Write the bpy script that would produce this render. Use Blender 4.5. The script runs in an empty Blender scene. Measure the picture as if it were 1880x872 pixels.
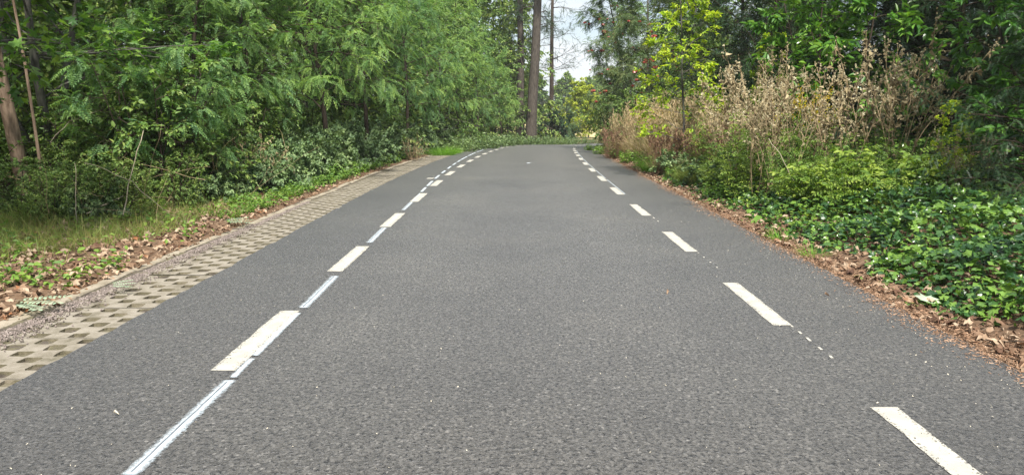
import bpy, bmesh, math, random
import numpy as np

# ------------------------------------------------------------------ camera, sky, sun, exposure
scene = bpy.context.scene
COL = scene.collection
cam_d = bpy.data.cameras.new('camera')
cam_d.sensor_fit = 'HORIZONTAL'
cam_d.sensor_width = 36.0
cam_d.lens = 36.0 * 1358.0 / 1880.0
cam_d.clip_start = 0.05
cam_d.clip_end = 3000.0
cam = bpy.data.objects.new('camera', cam_d)
COL.objects.link(cam)
cam.location = (0.0, 0.0, 1.5)
cam.rotation_euler = (math.radians(90.0 - 9.74), 0.0, math.radians(0.34))
scene.camera = cam

SUN_EL, SUN_AZ = 54.0, 168.0          # azimuth clockwise from +Y (the way the road runs)
world = bpy.data.worlds.new('World')
scene.world = world
world.use_nodes = True
wn = world.node_tree
wn.nodes.clear()
w_out = wn.nodes.new('ShaderNodeOutputWorld')
w_bg = wn.nodes.new('ShaderNodeBackground')
w_sky = wn.nodes.new('ShaderNodeTexSky')
w_sky.sky_type = 'NISHITA'
w_sky.sun_disc = False
w_sky.sun_elevation = math.radians(SUN_EL)
w_sky.sun_rotation = math.radians(SUN_AZ)
w_tc = wn.nodes.new('ShaderNodeTexCoord')
w_map = wn.nodes.new('ShaderNodeMapping')
w_map.inputs['Scale'].default_value = (1.0, 1.0, 2.6)
w_noise = wn.nodes.new('ShaderNodeTexNoise')
w_noise.inputs['Scale'].default_value = 5.0
w_noise.inputs['Detail'].default_value = 6.0
w_noise.inputs['Roughness'].default_value = 0.55
w_ramp = wn.nodes.new('ShaderNodeValToRGB')
w_ramp.color_ramp.elements[0].position = 0.42
w_ramp.color_ramp.elements[1].position = 0.60
w_ramp.color_ramp.elements[0].color = (0.25, 0.25, 0.25, 1)
w_mix = wn.nodes.new('ShaderNodeMix')
w_mix.data_type = 'RGBA'
wn.links.new(w_tc.outputs['Generated'], w_map.inputs['Vector'])
wn.links.new(w_map.outputs['Vector'], w_noise.inputs['Vector'])
wn.links.new(w_noise.outputs['Fac'], w_ramp.inputs['Fac'])
wn.links.new(w_ramp.outputs['Color'], w_mix.inputs[0])
wn.links.new(w_sky.outputs['Color'], w_mix.inputs[6])
w_mix.inputs[7].default_value = (6.6, 6.9, 7.2, 1)        # sunlit thin cloud
wn.links.new(w_mix.outputs[2], w_bg.inputs['Color'])
w_bg.inputs['Strength'].default_value = 0.07
wn.links.new(w_bg.outputs['Background'], w_out.inputs['Surface'])

sun_d = bpy.data.lights.new('sun', 'SUN')
sun_d.energy = 4.6
sun_d.angle = math.radians(7.0)
sun_d.color = (1.0, 0.95, 0.87)
sun = bpy.data.objects.new('sun', sun_d)
COL.objects.link(sun)
sun.rotation_euler = (math.radians(90.0 - SUN_EL), 0.0, math.radians(180.0 - SUN_AZ))

scene.view_settings.view_transform = 'Standard'
scene.view_settings.look = 'None'
scene.view_settings.gamma = 1.0
scene.view_settings.exposure = 1.15
scene.view_settings.use_curve_mapping = False
scene.render.engine = 'CYCLES'
scene.cycles.max_bounces = 7
scene.cycles.diffuse_bounces = 3
scene.cycles.glossy_bounces = 2
scene.cycles.transmission_bounces = 4
scene.cycles.transparent_max_bounces = 6
scene.cycles.use_denoising = True

# ------------------------------------------------------------------ helpers: geometry
RNG = np.random.default_rng(11)

def nrm(v):
    return v / np.maximum(np.linalg.norm(v, axis=-1, keepdims=True), 1e-9)

def frames(D, U):
    """rotation matrices whose Y runs along D and whose Z leans to U"""
    D = nrm(np.asarray(D, float)); U = np.asarray(U, float)
    X = np.cross(D, U)
    bad = np.linalg.norm(X, axis=-1) < 1e-4
    if bad.any():
        X[bad] = np.cross(D[bad], np.array([1.0, 0.1, 0.0]))
    X = nrm(X)
    Z = np.cross(X, D)
    return np.stack([X, D, Z], axis=-1)

class Geo:
    """collects vertices and faces of any corner count; builds ONE mesh"""
    def __init__(self):
        self.V = []; self.F = []; self.M = []; self.n = 0; self.UV = []; self.T = []; self.tr = np.random.default_rng(99)
    def add(self, V, F, mi=0, uv=None):
        V = np.asarray(V, float).reshape(-1, 3); F = np.asarray(F, int)
        if len(F) == 0: return
        self.V.append(V); self.F.append(F + self.n); self.M.append(mi); self.n += len(V)
        self.UV.append(uv); self.T.append(np.full(len(V), .5))
    def inst(self, T, P, R, S, mi=0):
        """copies of a template (verts, list of face arrays) at P with rotation R and scale S"""
        TV, TF = T
        P = np.asarray(P, float); n = len(P)
        if n == 0: return
        S = np.asarray(S, float)
        S = S.reshape(n, 1, 1) if S.ndim == 1 else S.reshape(n, 1, 3)
        V = np.einsum('nij,nkj->nki', R, TV[None] * S) + P[:, None, :]
        k = len(TV)
        base = self.n
        self.V.append(V.reshape(-1, 3)); self.n += n * k; self.T.append(np.repeat(self.tr.random(n), k))
        off = (np.arange(n) * k + base)
        first = True
        for f in TF:
            f = np.asarray(f, int)
            self.F.append((f[None] + off[:, None, None]).reshape(-1, f.shape[1])); self.M.append(mi)
    def tube(self, pts, r, sides=6, mi=0, cap=True):
        pts = np.asarray(pts, float); n = len(pts)
        r = np.broadcast_to(np.asarray(r, float), (n,))
        t = np.gradient(pts, axis=0)
        t = nrm(t)
        ref = np.array([0.31, 0.27, 0.1]) if abs(t[0][2]) > 0.7 else np.array([0.05, 0.1, 1.0])
        a = nrm(np.cross(t, ref[None])); b = np.cross(t, a)
        ang = np.linspace(0, 2 * np.pi, sides, endpoint=False)
        ring = a[:, None] * np.cos(ang)[None, :, None] + b[:, None] * np.sin(ang)[None, :, None]
        V = (pts[:, None] + ring * r[:, None, None]).reshape(-1, 3)
        i = np.arange(n - 1)[:, None] * sides; j = np.arange(sides)[None]; j2 = (j + 1) % sides
        F = np.stack([i + j, i + j2, i + sides + j2, i + sides + j], -1).reshape(-1, 4)
        self.add(V, F, mi)
        if cap:
            self.F.append((np.arange(sides)[None] + (n - 1) * sides + self.n - n * sides)); self.M.append(mi)
    def mesh(self, name, mats, smooth=False):
        me = bpy.data.meshes.new(name)
        V = np.concatenate(self.V); me.vertices.add(len(V))
        me.vertices.foreach_set('co', V.astype(np.float32).ravel())
        loops = np.concatenate([f.ravel() for f in self.F])
        tot = np.concatenate([np.full(len(f), f.shape[1], int) for f in self.F])
        start = np.concatenate([[0], np.cumsum(tot)[:-1]])
        me.loops.add(len(loops)); me.loops.foreach_set('vertex_index', loops.astype(np.int32))
        me.polygons.add(len(tot)); me.polygons.foreach_set('loop_start', start.astype(np.int32))
        mi = np.concatenate([np.full(len(f), m, int) for f, m in zip(self.F, self.M)])
        me.polygons.foreach_set('material_index', mi.astype(np.int32))
        me.polygons.foreach_set('use_smooth', np.full(len(tot), bool(smooth)))
        for m in (mats if isinstance(mats, (list, tuple)) else [mats]):
            me.materials.append(m)
        me.update(calc_edges=True)
        me.attributes.new('tone', 'FLOAT', 'POINT').data.foreach_set('value', np.concatenate(self.T).astype(np.float32))
        if self.UV and all(u is not None for u in self.UV):
            uv = np.concatenate(self.UV)
            lay = me.uv_layers.new(name='UVMap')
            lay.data.foreach_set('uv', uv[loops].astype(np.float32).ravel())
        return me

# ------------------------------------------------------------------ helpers: objects
def tag(o, label=None, cat=None, group=None, kind=None):
    if label: o['label'] = label
    if cat: o['category'] = cat
    if group: o['group'] = group
    if kind: o['kind'] = kind
    return o

def obj(name, me, parent=None):
    o = bpy.data.objects.new(name, me); COL.objects.link(o)
    if parent is not None: o.parent = parent
    return o

def place(proto, name, label, cat, loc, rz=0.0, sc=1.0, group=None, tilt=(0, 0)):
    """one thing: an Empty with its parts, or the mesh itself when it has one part only; meshes are shared by copies"""
    if len(proto) == 1:
        o = obj(name, proto[0][1])
    else:
        o = obj(name, None)
        for pn, pm in proto:
            obj(pn, pm, o)
    o.location = loc; o.rotation_euler = (tilt[0], tilt[1], rz)
    o.scale = (sc, sc, sc) if np.isscalar(sc) else sc
    return tag(o, label, cat, group)

# ------------------------------------------------------------------ the road's course and the lie of the land
_s = np.arange(-40.0, 82.0, 0.1)
_k = np.clip((_s - 8.3) / 6.0, 0, 1) / 343.0 + np.clip((_s - 40.0) / 5.0, 0, 1) / 48.0
_th = np.cumsum(_k) * 0.1
_x = np.cumsum(np.sin(_th)) * 0.1
_y = np.cumsum(np.cos(_th)) * 0.1
_y += -40.0 - _y[0]
def zr_s(s):
    s = np.asarray(s, float)
    a = -0.0005 * np.clip(s - 10.0, 0, 45.0) ** 2
    return a - 0.6 * (1 - np.exp(-np.clip(s - 55.0, 0, None) * 0.045 / 0.6))
_z = zr_s(_s)
def road_pt(s, off, dz=0.0):
    x = np.interp(s, _s, _x); y = np.interp(s, _s, _y); t = np.interp(s, _s, _th)
    return np.stack([x + off * np.cos(t), y - off * np.sin(t), np.interp(s, _s, _z) + dz + 0 * off], -1)
def xc(Y): return np.interp(Y, _y, _x)
def zc(Y): return np.interp(Y, _y, _z)
def thc(Y): return np.interp(Y, _y, _th)
L_EDGE, R_EDGE, KERB = -2.80, 2.95, -3.50

def sst(a, b, x):
    t = np.clip((x - a) / (b - a), 0, 1); return t * t * (3 - 2 * t)

def bump2(x, y):
    return (np.sin(x * 1.7 + 0.6 * y) * np.cos(y * 1.3 - 0.4 * x) * 0.5 + np.sin(x * 4.1 + 1.0) * np.sin(y * 3.7 + 2.0) * 0.3 + np.sin(x * 0.5 + y * 0.31 + 2.2) * 0.4)

def bank(u, Y):
    far = 1.0 - 0.9 * sst(42.0, 75.0, Y)
    l = np.clip(-u - 3.62, 0, None)
    zl = 0.02 * sst(0, 0.25, l) + 0.02 * l + 0.22 * np.clip(l - 4.0, 0, 22.0) * sst(4.0, 9.0, l) * far
    r = np.clip(u - 3.02, 0, None)
    zrr = 0.05 * sst(0, 0.5, r) + far * (0.14 * np.clip(r - 0.3, 0, 30.0) + 0.10 * np.clip(r - 3.0, 0, 20.0))
    rough = 0.035 * bump2(u * 2.0, Y * 2.0) * sst(0.05, 0.8, l + r)
    under = -0.06 * (1 - sst(2.72, 2.99, u)) * sst(-3.64, -3.5, u)
    return zl + zrr + rough + under

def gz(X, Y):
    X = np.asarray(X, float); Y = np.asarray(Y, float)
    u = (X - xc(Y)) * np.cos(thc(Y))
    return zc(Y) + bank(u, Y)

def U(Y, u):
    """world X of the spot u metres off the road's middle at depth Y"""
    return float(xc(Y) + u / math.cos(float(thc(Y))))

def spot(px, Y, sink=0.03):
    """the spot on the ground at depth Y seen in column px of the photograph (used once to read positions off it)"""
    X = (px - 948.0) / 1358.0 * (Y * 0.9856 + 0.2)
    return (X, Y, float(gz(X, Y)) - sink)

# ------------------------------------------------------------------ materials
def new_mat(name):
    m = bpy.data.materials.new(name); m.use_nodes = True
    nt = m.node_tree
    return m, nt, nt.nodes['Principled BSDF'], nt.nodes['Material Output']

def node(nt, t, **kw):
    n = nt.nodes.new(t)
    for k, v in kw.items():
        if k.startswith('i_'): n.inputs[k[2:]].default_value = v
        else: setattr(n, k, v)
    return n

def ramp(nt, stops, fac=None):
    r = nt.nodes.new('ShaderNodeValToRGB'); cr = r.color_ramp
    while len(cr.elements) < len(stops): cr.elements.new(0.5)
    for e, (p, c) in zip(cr.elements, stops):
        e.position = p; e.color = (*c, 1) if len(c) == 3 else c
    if fac is not None: nt.links.new(fac, r.inputs['Fac'])
    return r

def mixc(nt, fac, a, b, blend='MIX'):
    m = nt.nodes.new('ShaderNodeMix'); m.data_type = 'RGBA'; m.blend_type = blend
    for s, v in ((0, fac), (6, a), (7, b)):
        if hasattr(v, 'is_linked') or hasattr(v, 'links'): nt.links.new(v, m.inputs[s])
        elif s == 0: m.inputs[0].default_value = v
        else: m.inputs[s].default_value = (*v, 1)
    return m.outputs[2]

def leaf_mat(name, cols, rough=0.5, trans=0.35, spec=0.35, noise=1.6, tint=(1.25, 1.35, 0.55)):
    """a leaf: colour drawn per leaf out of COLS, drifting over the plant; some light passes through"""
    m, nt, b, out = new_mat(name)
    g = node(nt, 'ShaderNodeNewGeometry')
    tc = node(nt, 'ShaderNodeTexCoord')
    oi = node(nt, 'ShaderNodeObjectInfo')
    nz = node(nt, 'ShaderNodeTexNoise', i_Scale=noise, i_Detail=2.0)
    nt.links.new(tc.outputs['Object'], nz.inputs['Vector'])
    at = node(nt, 'ShaderNodeAttribute', attribute_name='tone')
    a0 = node(nt, 'ShaderNodeMath', operation='MULTIPLY_ADD'); a0.inputs[1].default_value = 0.22; a0.inputs[2].default_value = -0.2
    nt.links.new(g.outputs['Random Per Island'], a0.inputs[0])
    a = node(nt, 'ShaderNodeMath', operation='MULTIPLY_ADD'); a.inputs[1].default_value = 0.62
    nt.links.new(at.outputs['Fac'], a.inputs[0]); nt.links.new(a0.outputs[0], a.inputs[2])
    c = node(nt, 'ShaderNodeMath', operation='MULTIPLY_ADD'); c.inputs[1].default_value = 0.75
    nt.links.new(nz.outputs['Fac'], c.inputs[0]); nt.links.new(a.outputs[0], c.inputs[2])
    d = node(nt, 'ShaderNodeMath', operation='MULTIPLY_ADD'); d.inputs[1].default_value = 0.30; 
    nt.links.new(oi.outputs['Random'], d.inputs[0]); nt.links.new(c.outputs[0], d.inputs[2])
    e = node(nt, 'ShaderNodeMath', operation='SUBTRACT'); e.inputs[1].default_value = 0.15
    nt.links.new(d.outputs[0], e.inputs[0])
    n = len(cols)
    r = ramp(nt, [((i + 0.15) / (n - 0.7), col) for i, col in enumerate(cols)], e.outputs[0])
    nt.links.new(r.outputs['Color'], b.inputs['Base Color'])
    b.inputs['Roughness'].default_value = rough
    b.inputs['Specular IOR Level'].default_value = spec
    if trans > 0:
        t = node(nt, 'ShaderNodeBsdfTranslucent')
        tm = mixc(nt, 1.0, r.outputs['Color'], tint, 'MULTIPLY')
        nt.links.new(tm, t.inputs['Color'])
        mx = node(nt, 'ShaderNodeMixShader'); mx.inputs[0].default_value = trans
        nt.links.new(b.outputs[0], mx.inputs[1]); nt.links.new(t.outputs[0], mx.inputs[2])
        nt.links.new(mx.outputs[0], out.inputs['Surface'])
    return m

def bark_mat(name, c1, c2, scale=9.0, stretch=0.18, bump=0.5, moss=None):
    m, nt, b, out = new_mat(name)
    tc = node(nt, 'ShaderNodeTexCoord')
    mp = node(nt, 'ShaderNodeMapping'); mp.inputs['Scale'].default_value = (1, 1, stretch)
    nz = node(nt, 'ShaderNodeTexNoise', i_Scale=scale * 2.2, i_Detail=7.0, i_Roughness=0.65)
    nt.links.new(tc.outputs['Object'], mp.inputs['Vector']); nt.links.new(mp.outputs[0], nz.inputs['Vector'])
    r = ramp(nt, [(0.3, c1), (0.62, c2)], nz.outputs['Fac'])
    colr = r.outputs['Color']
    if moss:
        n2 = node(nt, 'ShaderNodeTexNoise', i_Scale=2.3, i_Detail=5.0)
        nt.links.new(tc.outputs['Object'], n2.inputs['Vector'])
        mr = ramp(nt, [(0.5, (0, 0, 0)), (0.66, (1, 1, 1))], n2.outputs['Fac'])
        colr = mixc(nt, mr.outputs['Color'], colr, moss)
    nt.links.new(colr, b.inputs['Base Color'])
    b.inputs['Roughness'].default_value = 0.9; b.inputs['Specular IOR Level'].default_value = 0.15
    bp = node(nt, 'ShaderNodeBump', i_Strength=bump, i_Distance=0.03)
    nt.links.new(nz.outputs['Fac'], bp.inputs['Height']); nt.links.new(bp.outputs[0], b.inputs['Normal'])
    return m

def asphalt_mat():
    m, nt, b, out = new_mat('asphalt')
    tc = node(nt, 'ShaderNodeTexCoord'); P = tc.outputs['Object']
    v = node(nt, 'ShaderNodeTexVoronoi', i_Scale=74.0); nt.links.new(P, v.inputs['Vector'])
    v2 = node(nt, 'ShaderNodeTexVoronoi', feature='DISTANCE_TO_EDGE', i_Scale=74.0); nt.links.new(P, v2.inputs['Vector'])
    n1 = node(nt, 'ShaderNodeTexNoise', i_Scale=42.0, i_Detail=4.0, i_Roughness=0.75); nt.links.new(P, n1.inputs['Vector'])
    n2 = node(nt, 'ShaderNodeTexNoise', i_Scale=0.55, i_Detail=5.0, i_Roughness=0.6); nt.links.new(P, n2.inputs['Vector'])
    stone = ramp(nt, [(0.0, (0.026, 0.025, 0.023)), (0.5, (0.056, 0.053, 0.048)), (0.85, (0.100, 0.095, 0.087)), (1.0, (0.20, 0.19, 0.175))], v.outputs['Color'])
    pits = ramp(nt, [(0.415, (0.04, 0.04, 0.04)), (0.47, (1, 1, 1))], n1.outputs['Fac'])
    c = mixc(nt, 1.0, stone.outputs['Color'], pits.outputs['Color'], 'MULTIPLY')
    big = ramp(nt, [(0.32, (0.78, 0.78, 0.79)), (0.5, (0.98, 0.98, 0.98)), (0.7, (1.2, 1.18, 1.15))], n2.outputs['Fac'])
    c = mixc(nt, 1.0, c, big.outputs['Color'], 'MULTIPLY')
    # worn wheel tracks and dusty verges of the road (they run along the lane: UV x is metres off the middle)
    uv = node(nt, 'ShaderNodeUVMap'); sx = node(nt, 'ShaderNodeSeparateXYZ'); nt.links.new(uv.outputs[0], sx.inputs[0])
    ab = node(nt, 'ShaderNodeMath', operation='MULTIPLY_ADD'); ab.inputs[1].default_value = 1 / 6.0; ab.inputs[2].default_value = 0.5
    nt.links.new(sx.outputs['X'], ab.inputs[0])
    trk = ramp(nt, [(0.02, (0.74, 0.74, 0.75)), (0.2, (0.88, 0.88, 0.88)), (0.32, (1.1, 1.1, 1.09)), (0.5, (0.95, 0.95, 0.95)), (0.68, (1.12, 1.12, 1.11)), (0.82, (0.92, 0.92, 0.91)), (0.97, (0.82, 0.81, 0.79))], ab.outputs[0])
    c = mixc(nt, 1.0, c, trk.outputs['Color'], 'MULTIPLY')
    # grazing sky glare and haze painted in: base colour paler towards the bend
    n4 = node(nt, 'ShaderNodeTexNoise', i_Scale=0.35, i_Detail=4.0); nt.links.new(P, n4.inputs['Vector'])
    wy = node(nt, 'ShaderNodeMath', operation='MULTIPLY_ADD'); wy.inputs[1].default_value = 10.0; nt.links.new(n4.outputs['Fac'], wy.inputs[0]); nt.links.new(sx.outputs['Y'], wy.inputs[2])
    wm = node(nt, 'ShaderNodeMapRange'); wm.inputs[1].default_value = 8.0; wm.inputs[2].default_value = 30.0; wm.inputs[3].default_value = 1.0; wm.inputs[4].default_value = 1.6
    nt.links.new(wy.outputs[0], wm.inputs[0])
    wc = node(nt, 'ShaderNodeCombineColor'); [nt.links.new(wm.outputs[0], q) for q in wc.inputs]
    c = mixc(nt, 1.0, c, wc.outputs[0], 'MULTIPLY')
    n3 = node(nt, 'ShaderNodeTexNoise', i_Scale=3.5, i_Detail=5.0); nt.links.new(P, n3.inputs['Vector'])
    ad = node(nt, 'ShaderNodeMath', operation='MULTIPLY_ADD'); ad.inputs[1].default_value = 0.08
    nt.links.new(n3.outputs['Fac'], ad.inputs[0]); nt.links.new(ab.outputs[0], ad.inputs[2])
    dust = ramp(nt, [(1.0, (0, 0, 0)), (1.05, (0.6, 0.6, 0.6))], ad.outputs[0])
    c = mixc(nt, dust.outputs['Color'], c, (0.20, 0.145, 0.10))
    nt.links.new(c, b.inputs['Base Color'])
    b.inputs['Sheen Weight'].default_value = 0.6; b.inputs['Sheen Roughness'].default_value = 0.28; b.inputs['Roughness'].default_value = 0.6; b.inputs['Specular IOR Level'].default_value = 0.4
    h = mixc(nt, 0.6, v2.outputs['Distance'], n1.outputs['Fac'])
    bp = node(nt, 'ShaderNodeBump', i_Strength=1.0, i_Distance=0.012)
    nt.links.new(h, bp.inputs['Height']); nt.links.new(bp.outputs[0], b.inputs['Normal'])
    return m

def paint_mat(name, col, wear_at, spray=False):
    m, nt, b, out = new_mat(name)
    tc = node(nt, 'ShaderNodeTexCoord'); P = tc.outputs['Object']
    n1 = node(nt, 'ShaderNodeTexNoise', i_Scale=70.0, i_Detail=5.0, i_Roughness=0.75); nt.links.new(P, n1.inputs['Vector'])
    n2 = node(nt, 'ShaderNodeTexNoise', i_Scale=9.0, i_Detail=4.0); nt.links.new(P, n2.inputs['Vector'])
    c = ramp(nt, [(0.35, tuple(x * 0.82 for x in col)), (0.6, col)], n2.outputs['Fac'])
    nt.links.new(c.outputs['Color'], b.inputs['Base Color'])
    b.inputs['Roughness'].default_value = 0.75
    uv = node(nt, 'ShaderNodeUVMap'); sx = node(nt, 'ShaderNodeSeparateXYZ'); nt.links.new(uv.outputs[0], sx.inputs[0])
    # UV x runs 0..1 across the line; distance from its middle
    a = node(nt, 'ShaderNodeMath', operation='SUBTRACT'); a.inputs[1].default_value = 0.5; nt.links.new(sx.outputs['X'], a.inputs[0])
    ab = node(nt, 'ShaderNodeMath', operation='ABSOLUTE'); nt.links.new(a.outputs[0], ab.inputs[0])
    if spray:
        k = node(nt, 'ShaderNodeMath', operation='MULTIPLY_ADD'); k.inputs[1].default_value = -1.25; k.inputs[2].default_value = 0.36
        nt.links.new(ab.outputs[0], k.inputs[0])
        k2 = node(nt, 'ShaderNodeMath', operation='ADD'); nt.links.new(k.outputs[0], k2.inputs[0]); nt.links.new(n1.outputs['Fac'], k2.inputs[1])
        mask = ramp(nt, [(0.40, (0, 0, 0)), (0.76, (.85, .85, .85))], k2.outputs[0])
    else:
        k = node(nt, 'ShaderNodeMath', operation='MULTIPLY_ADD'); k.inputs[1].default_value = -0.3; k.inputs[2].default_value = 0.13
        nt.links.new(ab.outputs[0], k.inputs[0])
        k2 = node(nt, 'ShaderNodeMath', operation='ADD'); nt.links.new(k.outputs[0], k2.inputs[0]); nt.links.new(n1.outputs['Fac'], k2.inputs[1])
        mask = ramp(nt, [(wear_at, (0, 0, 0)), (wear_at + 0.05, (1, 1, 1))], k2.outputs[0])
    t = node(nt, 'ShaderNodeBsdfTransparent'); mx = node(nt, 'ShaderNodeMixShader')
    nt.links.new(mask.outputs['Color'], mx.inputs[0]); nt.links.new(t.outputs[0], mx.inputs[1]); nt.links.new(b.outputs[0], mx.inputs[2])
    nt.links.new(mx.outputs[0], out.inputs['Surface'])
    return m

def speckle_mat(name, stops, scale=8.0, rough=0.9, bump=0.4, bscale=60.0, dist=0.01):
    m, nt, b, out = new_mat(name)
    tc = node(nt, 'ShaderNodeTexCoord'); P = tc.outputs['Object']
    n1 = node(nt, 'ShaderNodeTexNoise', i_Scale=scale, i_Detail=8.0, i_Roughness=0.7); nt.links.new(P, n1.inputs['Vector'])
    r = ramp(nt, stops, n1.outputs['Fac'])
    nt.links.new(r.outputs['Color'], b.inputs['Base Color'])
    b.inputs['Roughness'].default_value = rough; b.inputs['Specular IOR Level'].default_value = 0.2
    n2 = node(nt, 'ShaderNodeTexNoise', i_Scale=bscale, i_Detail=5.0); nt.links.new(P, n2.inputs['Vector'])
    bp = node(nt, 'ShaderNodeBump', i_Strength=bump, i_Distance=dist)
    nt.links.new(n2.outputs['Fac'], bp.inputs['Height']); nt.links.new(bp.outputs[0], b.inputs['Normal'])
    return m

def ground_mat():
    m, nt, b, out = new_mat('forest_soil')
    tc = node(nt, 'ShaderNodeTexCoord'); P = tc.outputs['Object']
    n1 = node(nt, 'ShaderNodeTexNoise', i_Scale=14.0, i_Detail=8.0, i_Roughness=0.75); nt.links.new(P, n1.inputs['Vector'])
    v = node(nt, 'ShaderNodeTexVoronoi', i_Scale=26.0); nt.links.new(P, v.inputs['Vector'])
    soil = ramp(nt, [(0.3, (0.045, 0.030, 0.020)), (0.5, (0.11, 0.074, 0.050)), (0.68, (0.19, 0.13, 0.09))], n1.outputs['Fac'])
    lit = ramp(nt, [(0.0, (0.05, 0.032, 0.02)), (0.5, (0.13, 0.08, 0.05)), (1.0, (0.24, 0.16, 0.10))], v.outputs['Color'])
    c = mixc(nt, 0.55, soil.outputs['Color'], lit.outputs['Color'])
    sx = node(nt, 'ShaderNodeSeparateXYZ'); nt.links.new(P, sx.inputs[0])
    n2 = node(nt, 'ShaderNodeTexNoise', i_Scale=0.06, i_Detail=6.0); nt.links.new(P, n2.inputs['Vector'])
    mead = ramp(nt, [(0.35, (0.15, 0.17, 0.05)), (0.5, (0.38, 0.31, 0.15)), (0.65, (0.50, 0.42, 0.23))], n2.outputs['Fac'])
    mr = node(nt, 'ShaderNodeMapRange'); mr.inputs[1].default_value = 74.0; mr.inputs[2].default_value = 84.0
    nt.links.new(sx.outputs['Y'], mr.inputs[0])
    c = mixc(nt, mr.outputs[0], c, mead.outputs['Color'])
    nt.links.new(c, b.inputs['Base Color'])
    b.inputs['Roughness'].default_value = 0.95; b.inputs['Specular IOR Level'].default_value = 0.1
    bp = node(nt, 'ShaderNodeBump', i_Strength=0.6, i_Distance=0.02)
    nt.links.new(n1.outputs['Fac'], bp.inputs['Height']); nt.links.new(bp.outputs[0], b.inputs['Normal'])
    return m

M = {}
M['soil'] = ground_mat()
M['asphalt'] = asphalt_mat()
M['dash'] = paint_mat('aged_cream_paint', (0.40, 0.385, 0.335), 0.415)
M['spray'] = paint_mat('white_spray_paint', (0.54, 0.61, 0.66), 0.4, True)
M['groove'] = speckle_mat('dark_groove', [(0.3, (0.06, 0.07, 0.085)), (0.7, (0.22, 0.245, 0.27))])
M['paver'] = speckle_mat('mossy_concrete', [(0.33, (0.11, 0.10, 0.07)), (0.44, (0.18, 0.16, 0.125)), (0.56, (0.24, 0.216, 0.178)), (0.75, (0.29, 0.265, 0.225))], 5.0, 0.92, 0.5, 90.0, 0.006)
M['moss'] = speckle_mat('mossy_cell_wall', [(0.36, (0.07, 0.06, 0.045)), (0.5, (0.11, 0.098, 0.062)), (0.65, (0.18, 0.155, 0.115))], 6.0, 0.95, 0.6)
M['kerbstone'] = speckle_mat('weathered_kerb_concrete', [(0.30, (0.16, 0.135, 0.095)), (0.55, (0.28, 0.245, 0.19)), (0.75, (0.34, 0.30, 0.24))], 6.0, 0.92, 0.5, 80.0, 0.006)
M['cellfill'] = speckle_mat('mossy_grit', [(0.36, (0.05, 0.042, 0.034)), (0.48, (0.095, 0.08, 0.065)), (0.58, (0.12, 0.108, 0.065)), (0.70, (0.21, 0.175, 0.145))], 6.0, 0.95, 1.0, 70.0, 0.015)
M['robinia'] = leaf_mat('robinia_leaf', [(0.060, 0.130, 0.055), (0.115, 0.220, 0.082), (0.185, 0.31, 0.105), (0.30, 0.43, 0.12)], 0.5, 0.48, 0.3)
M['robinia_blue'] = leaf_mat('robinia_leaf_bluish', [(0.050, 0.120, 0.055), (0.095, 0.20, 0.082), (0.155, 0.28, 0.10), (0.25, 0.38, 0.115)], 0.5, 0.45, 0.3)
M['maple'] = leaf_mat('maple_leaf', [(0.038, 0.095, 0.028), (0.070, 0.165, 0.038), (0.13, 0.245, 0.045), (0.22, 0.34, 0.055)], 0.42, 0.42, 0.35)
M['broad'] = leaf_mat('broad_leaf', [(0.055, 0.105, 0.032), (0.10, 0.180, 0.048), (0.16, 0.25, 0.068), (0.26, 0.32, 0.085)], 0.5, 0.34, 0.3)
M['rowan'] = leaf_mat('rowan_leaf', [(0.05, 0.092, 0.046), (0.08, 0.14, 0.06), (0.115, 0.18, 0.07), (0.17, 0.20, 0.075)], 0.5, 0.3, 0.3)
M['berry'] = leaf_mat('berry', [(0.16, 0.03, 0.022), (0.27, 0.05, 0.035), (0.34, 0.085, 0.05)], 0.35, 0.0, 0.5)
M['beech'] = leaf_mat('yellow_green_leaf', [(0.16, 0.28, 0.03), (0.26, 0.41, 0.035), (0.40, 0.54, 0.045), (0.55, 0.60, 0.06)], 0.5, 0.42, 0.3, tint=(1.2, 1.2, 0.5))
M['laurel'] = leaf_mat('laurel_leaf', [(0.028, 0.09, 0.022), (0.052, 0.145, 0.028), (0.092, 0.22, 0.033), (0.17, 0.31, 0.045)], 0.3, 0.32, 0.55)
M['yew'] = leaf_mat('yew_needle', [(0.010, 0.026, 0.015), (0.018, 0.045, 0.022), (0.03, 0.07, 0.03), (0.05, 0.10, 0.035)], 0.45, 0.12, 0.35)
M['ivy'] = leaf_mat('ivy_leaf', [(0.009, 0.030, 0.012), (0.017, 0.054, 0.018), (0.034, 0.092, 0.024), (0.14, 0.25, 0.04)], 0.31, 0.22, 0.55, noise=1.1)
M['bramble'] = leaf_mat('bramble_leaf', [(0.050, 0.090, 0.042), (0.088, 0.150, 0.064), (0.14, 0.215, 0.09), (0.22, 0.30, 0.12)], 0.5, 0.25, 0.35)
M['nettle'] = leaf_mat('herb_leaf', [(0.06, 0.13, 0.035), (0.10, 0.20, 0.045), (0.16, 0.28, 0.05), (0.22, 0.33, 0.06)], 0.5, 0.38, 0.3)
M['elder'] = leaf_mat('ground_elder_leaf', [(0.055, 0.115, 0.028), (0.10, 0.18, 0.035), (0.17, 0.265, 0.045), (0.27, 0.35, 0.06)], 0.5, 0.38, 0.3)
M['grass'] = leaf_mat('grass_blade', [(0.10, 0.15, 0.035), (0.15, 0.22, 0.045), (0.20, 0.27, 0.06), (0.30, 0.27, 0.10)], 0.5, 0.3, 0.3)
M['bright_grass'] = leaf_mat('fresh_grass_blade', [(0.10, 0.24, 0.02), (0.15, 0.32, 0.03), (0.20, 0.38, 0.04)], 0.5, 0.38, 0.3)
M['straw'] = leaf_mat('straw_blade', [(0.29, 0.22, 0.12), (0.40, 0.32, 0.19), (0.52, 0.43, 0.27), (0.42, 0.30, 0.19)], 0.7, 0.25, 0.2)
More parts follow.
